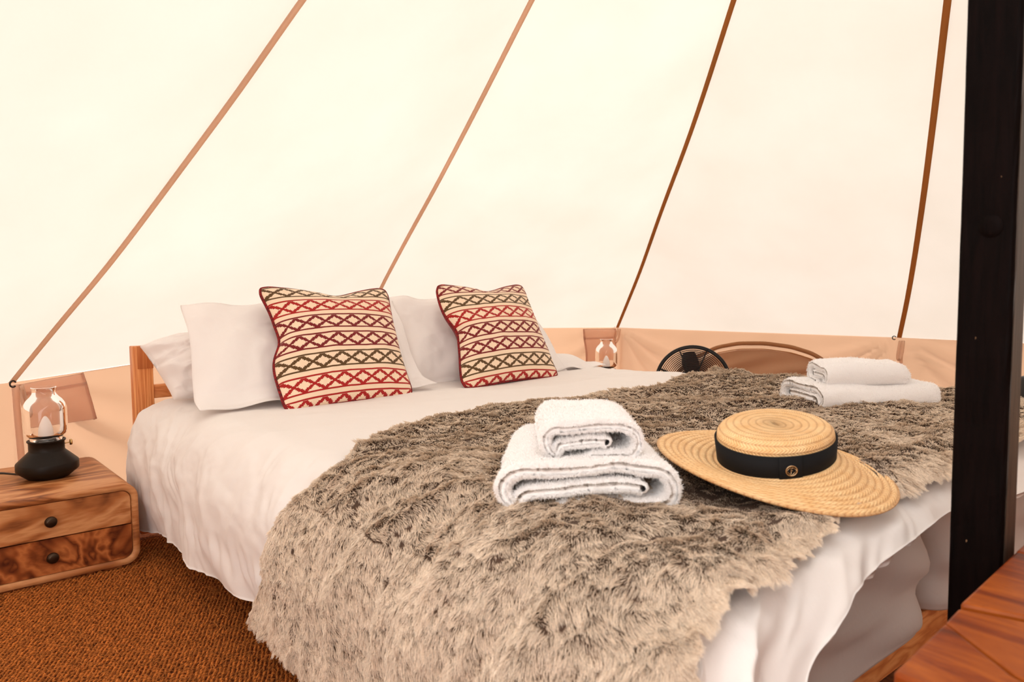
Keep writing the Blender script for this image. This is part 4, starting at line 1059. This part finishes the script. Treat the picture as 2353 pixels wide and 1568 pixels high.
# ================================================================== rustic plank table
M_plank = mat_wood('red brown plank', [srgb(62, 16, 0), srgb(122, 48, 3), srgb(158, 78, 16)], (6, 2.2, 6), .5, knots=1.25, ring=2.2, swirl=2.2, bumpd=.0015)
tab = thing('plank_table', 'rustic low table of red-brown planks in the near right corner', 'table', (1.2, .0, 0))
TZ = .47; TH = .045
edge = lambda x: .349 + (x - .822) * (.391 - .349) / (1.412 - .822)
pl = [([(.822, .349), (.996, .3585), (.905, .255), (.835, .17), (.80, .05), (.80, -.25), (.79, .10), (.803, .20), (.810, .28)][:0] + [(.822, .347), (.996, .358), (.912, .262), (.870, .19), (.845, .10), (.838, -.30), (.790, -.30), (.800, .05), (.812, .22)]),
      [(1.000, .3605), (1.058, .365), (1.076, .298), (1.082, .10), (1.085, -.30), (.842, -.30), (.849, .10), (.874, .188), (.916, .260)],
      [(1.062, .3665), (1.338, .3835), (1.334, .30), (1.33, .10), (1.33, -.30), (1.089, -.30), (1.086, .10), (1.080, .298)],
      [(1.342, .386), (1.56, .400), (1.56, -.30), (1.334, -.30), (1.334, .10), (1.338, .30)],
      [(1.564, .400), (1.74, .405), (1.74, -.30), (1.564, -.30)]]
for i, P_ in enumerate(pl):
    P_ = np.array(P_) * .905; _c = P_.mean(0); P_ = P_ - np.clip((P_ - _c) * 9, -1, 1) * .0026
    MB().prism(P_[::-1], TZ - TH + .003 * (i % 2) * 0, TZ + (0, -.002, .001, -.001, 0)[i], .004).build('plank', M_plank, tab, smooth=False)
MB().box(.82, 1.54, .24, .27, TZ - TH - .06, TZ - TH - .001, .003).build('apron', M_plank, tab, smooth=False)
MB().box(.82, 1.54, -.25, -.21, TZ - TH - .06, TZ - TH - .001, .003).build('apron', M_plank, tab, smooth=False)
for xx in (.83, 1.48):
    for yy in (.18, -.21): MB().box(xx, xx + .06, yy, yy + .06, 0, TZ - TH - .001, .003).build('leg', M_plank, tab, smooth=False)

# ================================================================== dark box behind the post
bxp = at_x(2341, 925, 2.95)
bx = thing('black_box', 'black box past the bed, cut off by the right frame edge', 'box', (3.08, .72, 0))
MB().box(2.95, 3.20, .52, bxp[1] + .012, .30, .525, .012).build('body', M_black, bx)
MB().box(2.955, 3.195, .53, bxp[1], .02, .298, .004).build('stand', M_black, bx)
